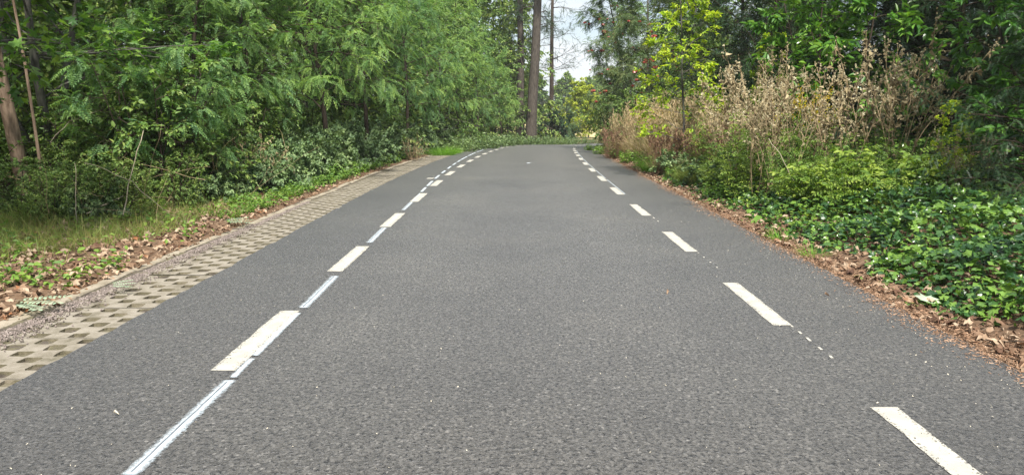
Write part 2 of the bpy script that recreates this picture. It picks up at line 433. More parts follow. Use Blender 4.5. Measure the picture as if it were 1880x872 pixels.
M['seed'] = leaf_mat('dry_seed_fluff', [(0.16, 0.128, 0.068), (0.28, 0.232, 0.13), (0.42, 0.36, 0.22), (0.56, 0.51, 0.36)], 0.9, 0.2, 0.1, tint=(1, 0.95, 0.85))
M['deadleaf'] = leaf_mat('withered_leaf', [(0.09, 0.066, 0.036), (0.17, 0.13, 0.07), (0.27, 0.215, 0.12), (0.38, 0.32, 0.19)], 0.85, 0.15, 0.15, tint=(1, 0.9, 0.8))
M['rust'] = leaf_mat('rusty_seed', [(0.14, 0.085, 0.052), (0.22, 0.13, 0.085), (0.30, 0.19, 0.125), (0.36, 0.25, 0.16)], 0.85, 0.15, 0.15, tint=(1, 0.9, 0.8))
M['gold'] = leaf_mat('goldenrod_flower', [(0.45, 0.32, 0.02), (0.60, 0.45, 0.03), (0.66, 0.52, 0.05)], 0.7, 0.2, 0.2, tint=(1, 1, 0.6))
M['litter'] = leaf_mat('fallen_leaf', [(0.055, 0.028, 0.017), (0.13, 0.072, 0.044), (0.23, 0.15, 0.095), (0.40, 0.31, 0.22), (0.22, 0.095, 0.04)], 0.75, 0.1, 0.25, noise=9.0, tint=(1, 0.9, 0.8))
M['chips'] = leaf_mat('needle_chips', [(0.15, 0.085, 0.05), (0.27, 0.165, 0.10), (0.40, 0.255, 0.165), (0.52, 0.39, 0.28)], 0.85, 0.0, 0.2, noise=9.0)
M['flecks'] = leaf_mat('pale_flecks', [(0.30, 0.27, 0.21), (0.50, 0.46, 0.37), (0.62, 0.58, 0.48)], 0.8, 0.0, 0.2, noise=9.0)
M['grit'] = leaf_mat('grit_stone', [(0.10, 0.085, 0.075), (0.19, 0.155, 0.14), (0.30, 0.26, 0.235)], 0.9, 0.0, 0.2, noise=9.0)
M['pine'] = leaf_mat('pine_needle', [(0.025, 0.05, 0.03), (0.04, 0.075, 0.04), (0.06, 0.10, 0.05)], 0.5, 0.2, 0.3)
M['farleaf'] = leaf_mat('far_leaf', [(0.08, 0.15, 0.045), (0.13, 0.22, 0.06), (0.19, 0.28, 0.08), (0.27, 0.33, 0.11)], 0.6, 0.3, 0.2, noise=0.25)
M['limeleaf'] = leaf_mat('lime_leaf', [(0.20, 0.28, 0.035), (0.31, 0.39, 0.05), (0.43, 0.48, 0.07), (0.52, 0.52, 0.10)], 0.6, 0.4, 0.2, noise=0.6)
M['frond_cut'] = leaf_mat('wilting_frond', [(0.22, 0.30, 0.20), (0.30, 0.40, 0.27), (0.38, 0.47, 0.34)], 0.6, 0.2, 0.3)
M['bark_brown'] = bark_mat('brown_bark', (0.11, 0.075, 0.050), (0.30, 0.22, 0.16), 10.0, 0.22, 0.7)
M['bark_grey'] = bark_mat('grey_bark', (0.04, 0.038, 0.034), (0.115, 0.108, 0.095), 8.0, 0.35, 0.4, (0.07, 0.085, 0.05))
M['bark_dark'] = bark_mat('dark_twig_bark', (0.022, 0.017, 0.013), (0.06, 0.045, 0.034), 9.0, 0.3, 0.4)
M['bark_pine'] = bark_mat('pine_bark', (0.026, 0.022, 0.018), (0.085, 0.072, 0.060), 6.0, 0.25, 0.8)
M['drystem'] = bark_mat('dry_stem', (0.19, 0.135, 0.075), (0.40, 0.31, 0.19), 14.0, 0.2, 0.2)
M['palewood'] = bark_mat('bare_pale_wood', (0.17, 0.14, 0.095), (0.34, 0.295, 0.22), 14.0, 0.2, 0.3)
M['greenstem'] = bark_mat('green_stem', (0.07, 0.10, 0.03), (0.14, 0.17, 0.06), 14.0, 0.2, 0.2)

# ------------------------------------------------------------------ leaf templates (unit length along +Y, face up +Z)
def t_leaf(w=0.5, fold=0.12, curl=0.12):
    hw = w / 2
    V = np.array([[0, 0, 0], [-hw, .36, fold * w * 2], [-hw * .72, .74, fold * w - curl * .5], [0, 1, -curl], [hw * .72, .74, fold * w - curl * .5], [hw, .36, fold * w * 2]])
    return V, [np.array([[0, 3, 2, 1], [0, 5, 4, 3]])]

def merge(ts):
    Vs, Fs, n = [], {}, 0
    for V, F in ts:
        for f in F: Fs.setdefault(f.shape[1], []).append(f + n)
        Vs.append(V); n += len(V)
    return np.concatenate(Vs), [np.concatenate(f) for f in Fs.values()]

def xf(T, p, d, up, s):
    V, F = T
    R = frames(np.array([d], float), np.array([up], float))[0]
    return (V * s) @ R.T + np.asarray(p, float), F

def t_frond(pairs=7, ll=0.22, w=0.45, droop=0.25, seed=0):
    r = np.random.default_rng(seed); ts = []; L = t_leaf(w, 0.1, 0.12)
    for i in range(pairs):
        y = 0.16 + 0.8 * i / (pairs - 1); z = -droop * y * y
        for sd in (-1, 1):
            ts.append(xf(L, (0, y, z), (sd * (1 + .15 * r.normal()), .35 + .12 * r.normal(), -.25 + .2 * r.normal()), (.25 * r.normal(), 0, 1), ll * (1 - .35 * abs(y - .5)) * (1 + .12 * r.normal())))
    ts.append(xf(L, (0, 1, -droop), (0, 1, -.5), (0, 0, 1), ll))
    rach = np.array([[-.006, 0, 0], [.006, 0, 0], [.004, .5, -.25 * droop], [-.004, .5, -.25 * droop], [.002, 1, -droop], [-.002, 1, -droop]])
    ts.append((rach, [np.array([[0, 1, 2, 3], [3, 2, 4, 5]])]))
    return merge(ts)

def t_lobed(lobes, seed=0, cup=0.06):
    """a lobed leaf drawn as a fan round its middle; lobes: list of (angle, radius)"""
    r = np.random.default_rng(seed)
    pts = [(0, 0, 0)] + [(math.sin(a) * q, .42 + math.cos(a) * q, cup * r.normal() - cup * q) for a, q in lobes]
    V = np.array([(0, .42, cup)] + pts, float); n = len(pts)
    F = np.array([[0, 1 + i, 1 + (i + 1) % n] for i in range(n)])
    return V, [F]

IVY_L = [(-2.5, .34), (-1.75, .5), (-1.25, .34), (-.75, .47), (-.42, .33), (0, .58), (.42, .33), (.75, .47), (1.25, .34), (1.75, .5), (2.5, .34)]
MAPLE_L = [(-2.4, .35), (-1.9, .5), (-1.5, .25), (-1.0, .58), (-.5, .24), (0, .6), (.5, .24), (1.0, .58), (1.5, .25), (1.9, .5), (2.4, .35)]
T_IVY = [t_lobed(IVY_L, i, 0.05) for i in range(3)]
T_MAPLE = [t_lobed(MAPLE_L, i, 0.05) for i in range(3)]
T_DEADMAPLE = [t_lobed(MAPLE_L, 10 + i, 0.16) for i in range(4)]
T_LEAF = t_leaf(0.55); T_LAUREL = t_leaf(0.40, 0.12, 0.2); T_NARROW = t_leaf(0.3, 0.1, 0.25)
T_CURL = t_leaf(0.45, 0.35, 0.55)
T_FROND = [t_frond(9, .185, .44, .3, i) for i in range(5)]
T_ROWAN = [t_frond(6, .30, .30, .3, 20 + i) for i in range(3)]
def t_tri(seed):
    r = np.random.default_rng(seed); L = t_leaf(.68, .1, .12)
    return merge([xf(L, (0, .3, 0), (0, 1, -.2), (0, 0, 1), .62), xf(L, (0, .3, 0), (1, .25, -.25), (.2 * r.normal(), 0, 1), .52), xf(L, (0, .3, 0), (-1, .25, -.25), (.2 * r.normal(), 0, 1), .52)])
T_TRI = [t_tri(i) for i in range(3)]
def t_spray(n=11, nl=.17, seed=0):
    """a flat twig of conifer needles"""
    r = np.random.default_rng(seed); ts = []
    for i in range(n):
        y = (i + .3) / n
        for sd in (-1, 1):
            d = nrm(np.array([sd, .75 + .2 * r.normal(), .15 * r.normal()])); x = nrm(np.cross(d, [0, 0, 1])) * .017; l = nl * (1 - .45 * y)
            p = np.array([0, y, -.18 * y * y])
            ts.append((np.array([p - x, p + x, p + d * l + x * .3, p + d * l - x * .3]), [np.array([[0, 1, 2, 3]])]))
    return merge(ts)
T_SPRAY = [t_spray(seed=i) for i in range(3)]
def t_blade(n=4, bend=0.5, w=0.02):
    y = np.linspace(0, 1, n + 1); ang = bend * y ** 1.5
    Y = np.concatenate([[0], np.cumsum(np.cos(ang[1:]))]) / n; Z = -np.concatenate([[0], np.cumsum(np.sin(ang[1:]))]) / n
    W = w * (1 - y ** 2 * .95) / 2
    V = np.concatenate([np.stack([-W, Y, Z], -1), np.stack([W, Y, Z], -1)]); m = n + 1
    return V, [np.array([[i, i + m, i + m + 1, i + 1] for i in range(n)])]
T_BLADE = [t_blade(4, .3, .022), t_blade(4, .8, .020), t_blade(4, 1.4, .018)]
def t_fluff(n=9, seed=0, w=.34):
    r = np.random.default_rng(seed); ts = []
    for i in range(n):
        d = nrm(r.normal(size=3)); x = nrm(np.cross(d, r.normal(size=3))) * w
        ts.append((np.array([x * .25, d * .6 + x, d * 1.0, d * .6 - x]), [np.array([[0, 1, 2, 3]])]))
    return merge(ts)
T_FLUFF = [t_fluff(9, i) for i in range(3)]

def scatter(g, T, P, D, Up, S, mi=0, rng=RNG):
    """share the leaves out over the variants of a template"""
    P = np.asarray(P, float)
    if len(P) == 0: return
    Ts = T if isinstance(T, list) else [T]
    R = frames(D, Up); S = np.asarray(S, float)
    w = rng.integers(0, len(Ts), len(P))
    for i, t in enumerate(Ts):
        k = w == i
        g.inst(t, P[k], R[k], S[k], mi)

# ------------------------------------------------------------------ growing woody plants
def grow(rng, p, d, L, n, wob=0.12, pull=(0, 0, 0)):
    pts = [np.asarray(p, float)]; d = nrm(np.asarray(d, float)); pull = np.asarray(pull, float)
    for i in range(n):
        d = nrm(d + rng.normal(size=3) * wob + pull / n)
        pts.append(pts[-1] + d * L / n)
    return np.array(pts)

def along(pl, t):
    f = np.clip(t, 0, 1) * (len(pl) - 1); i = min(int(f), len(pl) - 2)
    return pl[i] + (pl[i + 1] - pl[i]) * (f - i), nrm(pl[i + 1] - pl[i])

def make_tree(rng, h, r0, first, nl, ll, el=(10, 50), subs=7, subl=0.4, per=8, lean=(0, 0), pull=(0, 0, -0.3), sides=8, trunks=1, spread=0.25, shape=0.6, twig=0.006):
    """wood Geo + leaf seats (position, twig direction)"""
    g = Geo(); SP, SD = [], []
    for k in range(trunks):
        d0 = np.array([lean[0], lean[1], 1.0])
        if trunks > 1:
            a = 2 * math.pi * k / trunks + rng.uniform(0, 1); d0 += np.array([math.cos(a), math.sin(a), 0]) * spread * rng.uniform(.6, 1.4)
        hh = h * rng.uniform(.8, 1.05) if trunks > 1 else h
        tr = grow(rng, (0, 0, -.1), d0, hh, 10, 0.05, (0, 0, .3 if trunks > 1 else .1))
        rr = r0 * (1 - .82 * np.linspace(0, 1, 11)); rr[0] *= 1.25
        g.tube(tr, rr, sides)
        for i in range(nl // trunks):
            t = first + (1 - first) * ((i + rng.uniform(0, 1)) / (nl / trunks)); p, td = along(tr, t)
            az = i * 2.4 + rng.uniform(0, 1.2); e = math.radians(rng.uniform(*el))
            d = np.array([math.cos(az) * math.cos(e), math.sin(az) * math.cos(e), math.sin(e)]) + td * .15
            L = ll * (1 - shape * ((t - first) / (1 - first)) ** 1.3) * rng.uniform(.7, 1.15)
            lb = grow(rng, p, d, L, 6, .12, pull)
            lr = max(twig * 1.3, r0 * .32 * (1 - .7 * t))
            g.tube(lb, lr * (1 - .8 * np.linspace(0, 1, 7)), 5)
            for j in range(subs):
                tt = rng.uniform(.2, 1.0); q, qd = along(lb, tt)
                sd = nrm(qd * .7 + nrm(np.cross(qd, rng.normal(size=3))) * rng.uniform(.6, 1.1))
                sl = L * subl * (1.25 - .7 * tt) * rng.uniform(.7, 1.2)
                tw = grow(rng, q, sd, sl, 4, .14, np.asarray(pull) * .7)
                g.tube(tw, twig * np.array([1, .85, .7, .5, .3]), 3, cap=False)
                for m in range(per):
                    a, ad = along(tw, rng.uniform(.1, 1.0)); SP.append(a); SD.append(ad)
    return g, np.array(SP), np.array(SD)

def leaf_dirs(rng, SD, out=0.9, down=0.25):
    side = nrm(np.cross(SD, rng.normal(size=SD.shape)))
    side[:, 2] *= .55
    return nrm(SD * .55 + side * out + np.array([0, 0, -down]))

def up_hint(rng, n, tilt=.35):
    return np.array([0, 0, 1.0]) + rng.normal(size=(n, 3)) * tilt

def clear_turn(proto, loc, sc, tries=16, lim=2.7):
    """the turn at which a tree hangs least into the carriageway, and the step back from it that clears the rest"""
    me = proto[1][1]; n = len(me.vertices); co = np.empty(n * 3, np.float32); me.vertices.foreach_get('co', co)
    co = co.reshape(-1, 3)[::17] * sc; best = None
    for i in range(tries):
        a = 6.283 * i / tries + .2; x = co[:, 0] * math.cos(a) - co[:, 1] * math.sin(a) + loc[0]; y = co[:, 0] * math.sin(a) + co[:, 1] * math.cos(a) + loc[1]
        z = co[:, 2] + loc[2] - zc(y); u = (x - xc(y)) * np.cos(thc(y))
        over = np.clip(u + lim if loc[0] < xc(loc[1]) else lim + .3 - u, 0, None) * (z < 2.6 + .0 * z)
        q = float(np.quantile(over, .9985)); tot = over.sum()
        if best is None or tot < best[0]: best = (tot, a, min(q, 1.6))
    return best[1], best[2]

def tree_proto(name, rng, leafT, leafm, barkm, size, trunk_kw, out=.9, down=.25, tilt=.35, smooth=True):
    g, P, D = make_tree(rng, **trunk_kw)
    c = Geo()
    scatter(c, leafT, P, leaf_dirs(rng, D, out, down), up_hint(rng, len(P), tilt), rng.uniform(size[0], size[1], len(P)), rng=rng)
    return [('trunk', g.mesh(name + '_trunk', barkm, smooth)), ('crown', c.mesh(name + '_crown', leafm))]

exec_rng = lambda s: np.random.default_rng(s)
P = {}
for i in range(3):
    P['robinia%d' % i] = tree_proto('robinia', exec_rng(30 + i), T_FROND, M['robinia'] if i != 1 else M['robinia_blue'], M['bark_dark'], (.19, .32),
        dict(h=7.2 + .5 * i, r0=.07, first=.22, nl=40, ll=2.6, el=(0, 48), subs=9, subl=.42, per=8, pull=(0, 0, -.45)), .8, .3, .3)
P['robinia_sapling'] = tree_proto('robinia_sapling', exec_rng(40), T_FROND, M['robinia_blue'], M['bark_dark'], (.2, .34),
    dict(h=3.4, r0=.022, lean=(.22, 0), first=.30, nl=40, ll=1.2, el=(0, 45), subs=5, subl=.45, per=7, pull=(0, 0, -.5), trunks=5, spread=.42), .8, .3, .25)
P['maple'] = tree_proto('maple', exec_rng(41), T_MAPLE, M['maple'], M['bark_grey'], (.10, .17),
    dict(h=6.5, r0=.085, first=.33, nl=42, ll=2.5, el=(-5, 50), subs=8, subl=.42, per=12, pull=(0, 0, -.2), trunks=3, spread=.3, sides=10), 1.0, .35, .35)
P['tallmaple'] = tree_proto('tallmaple', exec_rng(42), T_MAPLE, M['maple'], M['bark_brown'], (.10, .17),
    dict(h=9, r0=.10, first=.36, nl=30, ll=2.6, el=(0, 40), subs=7, subl=.4, per=8, lean=(-.07, 0), pull=(0, 0, -.3), sides=12), 1.0, .35, .35)
P['greytree'] = tree_proto('greytree', exec_rng(43), T_LEAF, M['broad'], M['bark_grey'], (.07, .12),
    dict(h=8, r0=.12, first=.3, nl=32, ll=2.4, el=(0, 45), subs=8, subl=.42, per=12, lean=(-.05, 0), pull=(0, 0, -.3), sides=10))
for i in range(2):
    P['broad%d' % i] = tree_proto('broad', exec_rng(44 + i), T_LEAF, M['broad'], M['bark_grey'], (.11, .19),
        dict(h=7.5, r0=.09, first=.03, nl=50, ll=2.9, el=(-10, 45), subs=10, subl=.42, per=16, pull=(0, 0, -.35)))
P['shrub'] = tree_proto('shrub', exec_rng(47), T_LEAF, M['broad'], M['bark_dark'], (.05, .095),
    dict(h=2.2, r0=.02, first=.06, nl=48, ll=1.1, el=(0, 55), subs=7, subl=.5, per=15, trunks=6, spread=.5, pull=(0, 0, -.3)))
P['rowan'] = tree_proto('rowan', exec_rng(48), T_ROWAN, M['rowan'], M['bark_grey'], (.20, .32),
    dict(h=8.5, r0=.09, first=.04, nl=56, ll=2.7, el=(0, 50), subs=10, subl=.42, per=10, pull=(0, 0, -.35)), .8, .3, .3)
P['beech'] = tree_proto('beech', exec_rng(49), T_LEAF, M['beech'], M['bark_grey'], (.07, .12),
    dict(h=5.2, r0=.035, first=.12, nl=36, ll=1.35, el=(-8, 18), subs=8, subl=.42, per=13, pull=(0, 0, .05), shape=.55), .9, .05, .2)
P['laurel'] = tree_proto('laurel', exec_rng(50), T_LAUREL, M['laurel'], M['bark_dark'], (.11, .17),
    dict(h=3.6, r0=.035, first=.1, nl=56, ll=1.45, el=(0, 60), subs=7, subl=.42, per=14, trunks=4, spread=.35, pull=(0, 0, -.1)), .8, .1, .45)
P['laurel_big'] = tree_proto('laurel_big', exec_rng(51), T_LAUREL, M['laurel'], M['bark_dark'], (.13, .20),
    dict(h=4.6, r0=.04, first=.08, nl=60, ll=1.6, el=(-5, 50), subs=8, subl=.42, per=13, trunks=4, spread=.35, pull=(0, 0, -.1)), .8, .15, .45)
P['yew'] = tree_proto('yew', exec_rng(52), T_SPRAY, M['yew'], M['bark_dark'], (.15, .25),
    dict(h=5.5, r0=.09, first=.02, nl=70, ll=2.2, el=(-8, 40), subs=11, subl=.4, per=14, pull=(0, 0, -.35), shape=.65), .75, .2, .3)
P['bramble'] = tree_proto('bramble', exec_rng(53), T_TRI, M['bramble'], M['bark_dark'], (.11, .18),
    dict(h=.9, r0=.007, first=.1, nl=64, ll=.95, el=(0, 60), subs=4, subl=.5, per=12, trunks=8, spread=1.0, pull=(0, 0, -1.1), twig=.003), .7, 0, .4)
P['darkbush'] = tree_proto('darkbush', exec_rng(54), T_LEAF, M['yew'], M['bark_dark'], (.10, .17),
    dict(h=2.4, r0=.03, first=.05, nl=50, ll=1.7, el=(0, 55), subs=9, subl=.45, per=14, trunks=4, spread=.6, pull=(0, 0, -.3)))
P['limetree'] = tree_proto('limetree', exec_rng(55), T_LEAF, M['limeleaf'], M['bark_grey'], (.16, .28),
    dict(h=5.6, r0=.09, first=.06, nl=50, ll=2.3, el=(0, 55), subs=9, subl=.42, per=14, pull=(0, 0, -.25)))
P['fartree'] = tree_proto('fartree', exec_rng(56), T_LEAF, M['farleaf'], M['bark_grey'], (.5, .9),
    dict(h=10.5, r0=.2, first=.08, nl=50, ll=4.6, el=(0, 55), subs=9, subl=.42, per=14, pull=(0, 0, -.25), twig=.02))

# ------------------------------------------------------------------ the setting
def grid_axis(segs):
    out = []
    for a, b, st in segs: out += list(np.arange(a, b, st))
    return np.array(out + [segs[-1][1]])

us = grid_axis([(-600, -120, 40), (-120, -40, 8), (-40, -14, 1.2), (-14, -5, .35), (-5, -3.3, .085), (-3.3, 2.6, .45), (2.6, 4.2, .08), (4.2, 12, .3), (12, 40, 1.2), (40, 120, 8), (120, 600, 40)])
ys = grid_axis([(-40, 0, 2.0), (0, 3, .4), (3, 16, .14), (16, 34, .35), (34, 80, .9), (80, 200, 6), (200, 1500, 65)])
UU, YY = np.meshgrid(us, ys)
XX = xc(YY) + UU / np.cos(thc(YY))
ZZ = zc(YY) + bank(UU, YY)
ZZ += np.where(YY > 160, (YY - 160) * .012, 0)
g = Geo()
nu, ny = len(us), len(ys)
idx = (np.arange(ny - 1)[:, None] * nu + np.arange(nu - 1)[None])
g.add(np.stack([XX, YY, ZZ], -1), np.stack([idx, idx + 1, idx + nu + 1, idx + nu], -1).reshape(-1, 4))
tag(obj('ground', g.mesh('ground', M['soil'], True)), kind='structure')

# the road: one sheet with a ragged edge, its painted marks are parts of it
def strip(g, s, offs, dz, mi=0, jit=0.0, rng=None, uvfn=None):
    s = np.asarray(s, float); n, k = len(s), len(offs)
    o = np.broadcast_to(np.asarray(offs, float), (n, k)).copy() if np.ndim(offs[0]) == 0 else np.stack(offs, -1)
    if jit and rng is not None:
        o[:, 0] += rng.normal(size=n) * jit; o[:, -1] += rng.normal(size=n) * jit
    V = np.stack([road_pt(s, o[:, i], dz) for i in range(k)], 1).reshape(-1, 3)
    i = np.arange(n - 1)[:, None] * k + np.arange(k - 1)[None]
    F = np.stack([i, i + 1, i + k + 1, i + k], -1).reshape(-1, 4)
    uv = np.stack([o if uvfn is None else uvfn(o), np.broadcast_to(s[:, None], (n, k))], -1).reshape(-1, 2)
    g.add(V, F, mi, uv)

rr = exec_rng(5)
g = Geo()
sr = np.concatenate([np.arange(-30, 20, .12), np.arange(20, 80, .5)])
strip(g, sr, [L_EDGE, -1.7, -.6, .6, 1.9, R_EDGE], 0.0, jit=.008, rng=rr)
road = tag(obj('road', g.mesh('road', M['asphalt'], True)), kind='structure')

def mark(name, s0, s1, off0, off1, w, mat, dz=.004, jit=.003):
    n = max(3, int((s1 - s0) / .08)); s = np.linspace(s0, s1, n)
    c = np.linspace(off0, off1, n); h = w / 2
    if name == 'lane_dash':
        j = rr.normal(size=(2, n)) * jit
    else:
        j = np.zeros((2, n))
    g = Geo()
    strip(g, s, [c - h + j[0], c + j[0] * 0, c + h + j[1]], dz, uvfn=lambda o: np.broadcast_to(np.array([0, .5, 1.0]), o.shape))
    return obj(name, g.mesh(name, mat), road)

for k in range(18):
    s0 = 2.30 + 2.765 * k
    if k == 0: s0, s1 = 2.2, 3.6
    else: s1 = s0 + 1.31
    mark('lane_dash', s0, s1, 1.885, 1.885, .135, M['dash'])
for k in range(-1, 17):
    s0 = 4.12 + 2.70 * k
    if k < 0: continue
    mark('lane_dash', s0, s0 + 1.31, -1.715, -1.715, .15, M['dash'])
def spray_off(s): return float(np.interp(s, [0, 4, 6, 9, 12, 16, 24, 33, 45], [-1.60, -1.61, -1.645, -1.70, -1.735, -1.86, -2.06, -2.26, -2.5]))
sp = [(2.86, 3.95, .085), (4.0, 4.32, .05), (4.38, 5.35, .055), (5.50, 6.60, .085), (6.95, 8.0, .03), (8.34, 9.43, .085), (9.6, 10.7, .02), (11.15, 12.15, .075), (12.3, 13.5, .03), (13.75, 14.6, .07), (14.9, 16.0, .075), (16.6, 17.6, .075), (18.2, 19.1, .075), (19.8, 20.8, .075), (21.4, 22.4, .075), (22.9, 24.0, .08), (24.2, 26.6, .08), (27.0, 30.2, .08), (30.8, 34.0, .08)]
for a, b, w in sp:
    o = mark('spray_line', a, b, spray_off(a), spray_off(b), w * 1.35, M['spray'], .008)
    if a in (2.86, 5.50, 8.34, 11.15):
        n = 14; s = np.linspace(a + .02, b - .02, n); gg = Geo()
        c = np.array([spray_off(q) for q in s]) + rr.normal(size=n) * .001 - .006
        strip(gg, s, [c - .0032, c + .0032], .0115)
        obj('score_line', gg.mesh('score_line', M['groove']), o)
# the thin first coat that peeps out along the right dashes, and its crumbs between them
for a, b in [(13.4, 16.4), (16.7, 19.3), (19.5, 22.2), (22.4, 25.0), (25.2, 28.4), (28.6, 33.5)]:
    mark('paint_trace', a, b, 1.965, 1.965, .03, M['spray'], .009)
for a, l in [(4.36, .05), (4.52, .06), (4.70, .08), (4.86, .06), (5.02, .04), (7.0, .04), (7.25, .04), (7.5, .05), (7.75, .03), (10.0, .1), (10.3, .15)]:
    mark('paint_trace', a, a + l, 1.94, 1.945, .018, M['dash'], .004)
mark('paint_trace', 22.4, 22.7, .18, .18, .2, M['spray'], .004)
mark('paint_trace', 16.6, 16.85, -2.0, -2.0, .16, M['dash'], .004)

# grass pavers: concrete lattice blocks with open cells, laid in a band along the left edge
g = Geo()
pr = exec_rng(6)
CW, CL, ZT = .136, .128, -.004
ncol = 5
s = -1.0; row = 0
while s < 46:
    tiltz = pr.normal(size=4) * .0018
    for j in range(3):
        for i in range(ncol):
            u1 = L_EDGE + .03 - i * CW; u0 = u1 - CW; sa = s + j * CL; sb = sa + CL
            fu, fs = (i + .5) / ncol, (j + .5) / 3
            zt = ZT + tiltz[0] + tiltz[1] * fu + tiltz[2] * fs
            def q(u, v, z): return road_pt(np.array([v]), np.array([u]), z)[0]
            e = .001
            o4 = [q(u0 + (e if i == ncol - 1 else 0), sa + (e if j == 0 else 0), zt), q(u1, sa + (e if j == 0 else 0), zt), q(u1, sb - (e if j == 2 else 0), zt), q(u0 + (e if i == ncol - 1 else 0), sb - (e if j == 2 else 0), zt)]
            if (i + row + j) % 2 == 0:
                m = .011; cu = .014
                ins = [(u0 + m, sa + m + cu), (u0 + m + cu, sa + m), (u1 - m - cu, sa + m), (u1 - m, sa + m + cu), (u1 - m, sb - m - cu), (u1 - m - cu, sb - m), (u0 + m + cu, sb - m), (u0 + m, sb - m - cu)]
                ins = [(a + pr.normal() * .004, b + pr.normal() * .004) for a, b in ins]
                top = [q(a, b, zt) for a, b in ins]; bot = [q(a * .9 + .1 * (u0 + u1) / 2, b * .9 + .1 * (sa + sb) / 2, zt - .06) for a, b in ins]
                V = o4 + top + bot
                g.add(V, [[0, 1, 6, 5], [1, 2, 8, 7], [2, 3, 10, 9], [3, 0, 4, 11]])
                n0 = g.n - len(V)
                g.F.append(np.array([[0, 5, 4], [1, 7, 6], [2, 9, 8], [3, 11, 10]]) + n0); g.M.append(0)
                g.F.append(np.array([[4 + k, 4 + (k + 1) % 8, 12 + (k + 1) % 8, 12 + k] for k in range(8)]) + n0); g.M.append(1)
            else:
                g.add(o4, [[0, 1, 2, 3]])
    s += 3 * CL; row += 3
g.UV = []
tag(obj('paver_path', g.mesh('paver_path', [M['paver'], M['moss']])), kind='structure')
g = Geo()
strip(g, np.concatenate([np.arange(-1, 16, .05), np.arange(16, 46, .4)]), [-3.64, -3.44, -3.2, -3.05, -2.9, -2.74], -.024)
V = g.V[0]; V[0::6, 2] += .022; V[1::6, 2] += .012; V[:, 2] += exec_rng(3).normal(size=len(V)) * .006
tag(obj('paver_cell_soil', g.mesh('paver_cell_soil', M['cellfill'], True)), kind='structure')

# the kerb: a row of long edging stones, worn and not quite in line
g = Geo()
kr = exec_rng(7); s = -1.0
while s < 46:
    L = .98; du = kr.normal() * .012; dz = kr.normal() * .006; dr = kr.normal() * .012
    off = KERB - .10 + du - .05 * math.sin(s * .35) * (s < 14)
    n = 6; ss = np.linspace(s + .006, s + L - .006, n)
    uo = off + dr * np.linspace(-1, 1, n)
    prof = [(-.05, -.12), (-.05, -.004), (-.036, .006), (.036, .006), (.05, -.004), (.05, -.12)]
    V = np.stack([road_pt(ss, uo + a, b + dz) for a, b in prof], 1)
    k = len(prof); V = V.reshape(-1, 3)
    V += kr.normal(size=V.shape) * .0025
    i = np.arange(n - 1)[:, None] * k + np.arange(k - 1)[None]
    g.add(V, np.stack([i, i + 1, i + k + 1, i + k], -1).reshape(-1, 4))
    n0 = g.n - len(V)
    g.F.append(np.array([list(range(k))[::-1], list(range((n - 1) * k, n * k))]) + n0); g.M.append(0)
    s += L
tag(obj('kerb', g.mesh('kerb', M['kerbstone'])), kind='structure')

# grit washed into the gutter by the kerb
gr = exec_rng(8)
T_STONE = (np.array([[1, 0, 0], [-1, 0, 0], [0, 1, 0], [0, -1, 0], [0, 0, .8], [0, 0, -.5]], float), [np.array([[0, 2, 4], [2, 1, 4], [1, 3, 4], [3, 0, 4], [2, 0, 5], [1, 2, 5], [3, 1, 5], [0, 3, 5]])])
g = Geo(); n = 9000
ss = 3.3 + 9 * gr.random(n) ** 1.5; of = KERB - .05 + np.abs(gr.normal(size=n)) * .105 * np.clip(1.5 - ss / 12, .4, 1.5)
pp = road_pt(ss, of, 0); pp[:, 2] += np.where(of > -3.44, .002, -.006)
scatter(g, T_STONE, pp, gr.normal(size=(n, 3)), gr.normal(size=(n, 3)), gr.uniform(.004, .012, n), rng=gr)
tag(obj('gutter_gravel', g.mesh('gutter_gravel', M['grit'])), kind='stuff')

# ------------------------------------------------------------------ leaf litter, chips, flecks
def ground_pts(rng, n, Yr, ur, ypow=1.0, upow=1.0):
    Y = Yr[0] + (Yr[1] - Yr[0]) * rng.random(n) ** ypow
    u = ur[0] + (ur[1] - ur[0]) * rng.random(n) ** upow
    X = xc(Y) + u / np.cos(thc(Y))
    return np.stack([X, Y, gz(X, Y)], -1), u

lr_ = exec_rng(9)
g = Geo()
p, u = ground_pts(lr_, 1900, (3.2, 15), (-3.66, -5.6), 1.3, 1.0); p[:, 2] += .012 + .03 * lr_.random(len(p))
scatter(g, T_DEADMAPLE, p, nrm(lr_.normal(size=p.shape) * [1, 1, .3]), up_hint(lr_, len(p), .45), lr_.uniform(.035, .115, len(p)), rng=lr_)
p, u = ground_pts(lr_, 5000, (3.2, 20), (-3.6, -6.5), 1.2, 1.2); p[:, 2] += .008 + .02 * lr_.random(len(p))
scatter(g, T_CURL, p, nrm(lr_.normal(size=p.shape) * [1, 1, .3]), up_hint(lr_, len(p), .6), lr_.uniform(.018, .065, len(p)), rng=lr_)
tag(obj('leaf_litter', g.mesh('leaf_litter_kerb', M['litter'])), kind='stuff')
g = Geo()
p, u = ground_pts(lr_, 1500, (3.6, 24), (3.0, 4.3), 1.5, 1.3); p[:, 2] += .01 + .03 * lr_.random(len(p))
scatter(g, T_DEADMAPLE, p, nrm(lr_.normal(size=p.shape) * [1, 1, .3]), up_hint(lr_, len(p), .5), lr_.uniform(.04, .10, len(p)), rng=lr_)
p, u = ground_pts(lr_, 3000, (3.4, 26), (2.95, 4.6), 1.4, 1.4); p[:, 2] += .006 + .02 * lr_.random(len(p))
scatter(g, T_CURL, p, nrm(lr_.normal(size=p.shape) * [1, 1, .3]), up_hint(lr_, len(p), .6), lr_.uniform(.02, .05, len(p)), rng=lr_)
tag(obj('leaf_litter', g.mesh('leaf_litter_ivy', M['litter'])), kind='stuff')
g = Geo()
n = 30000
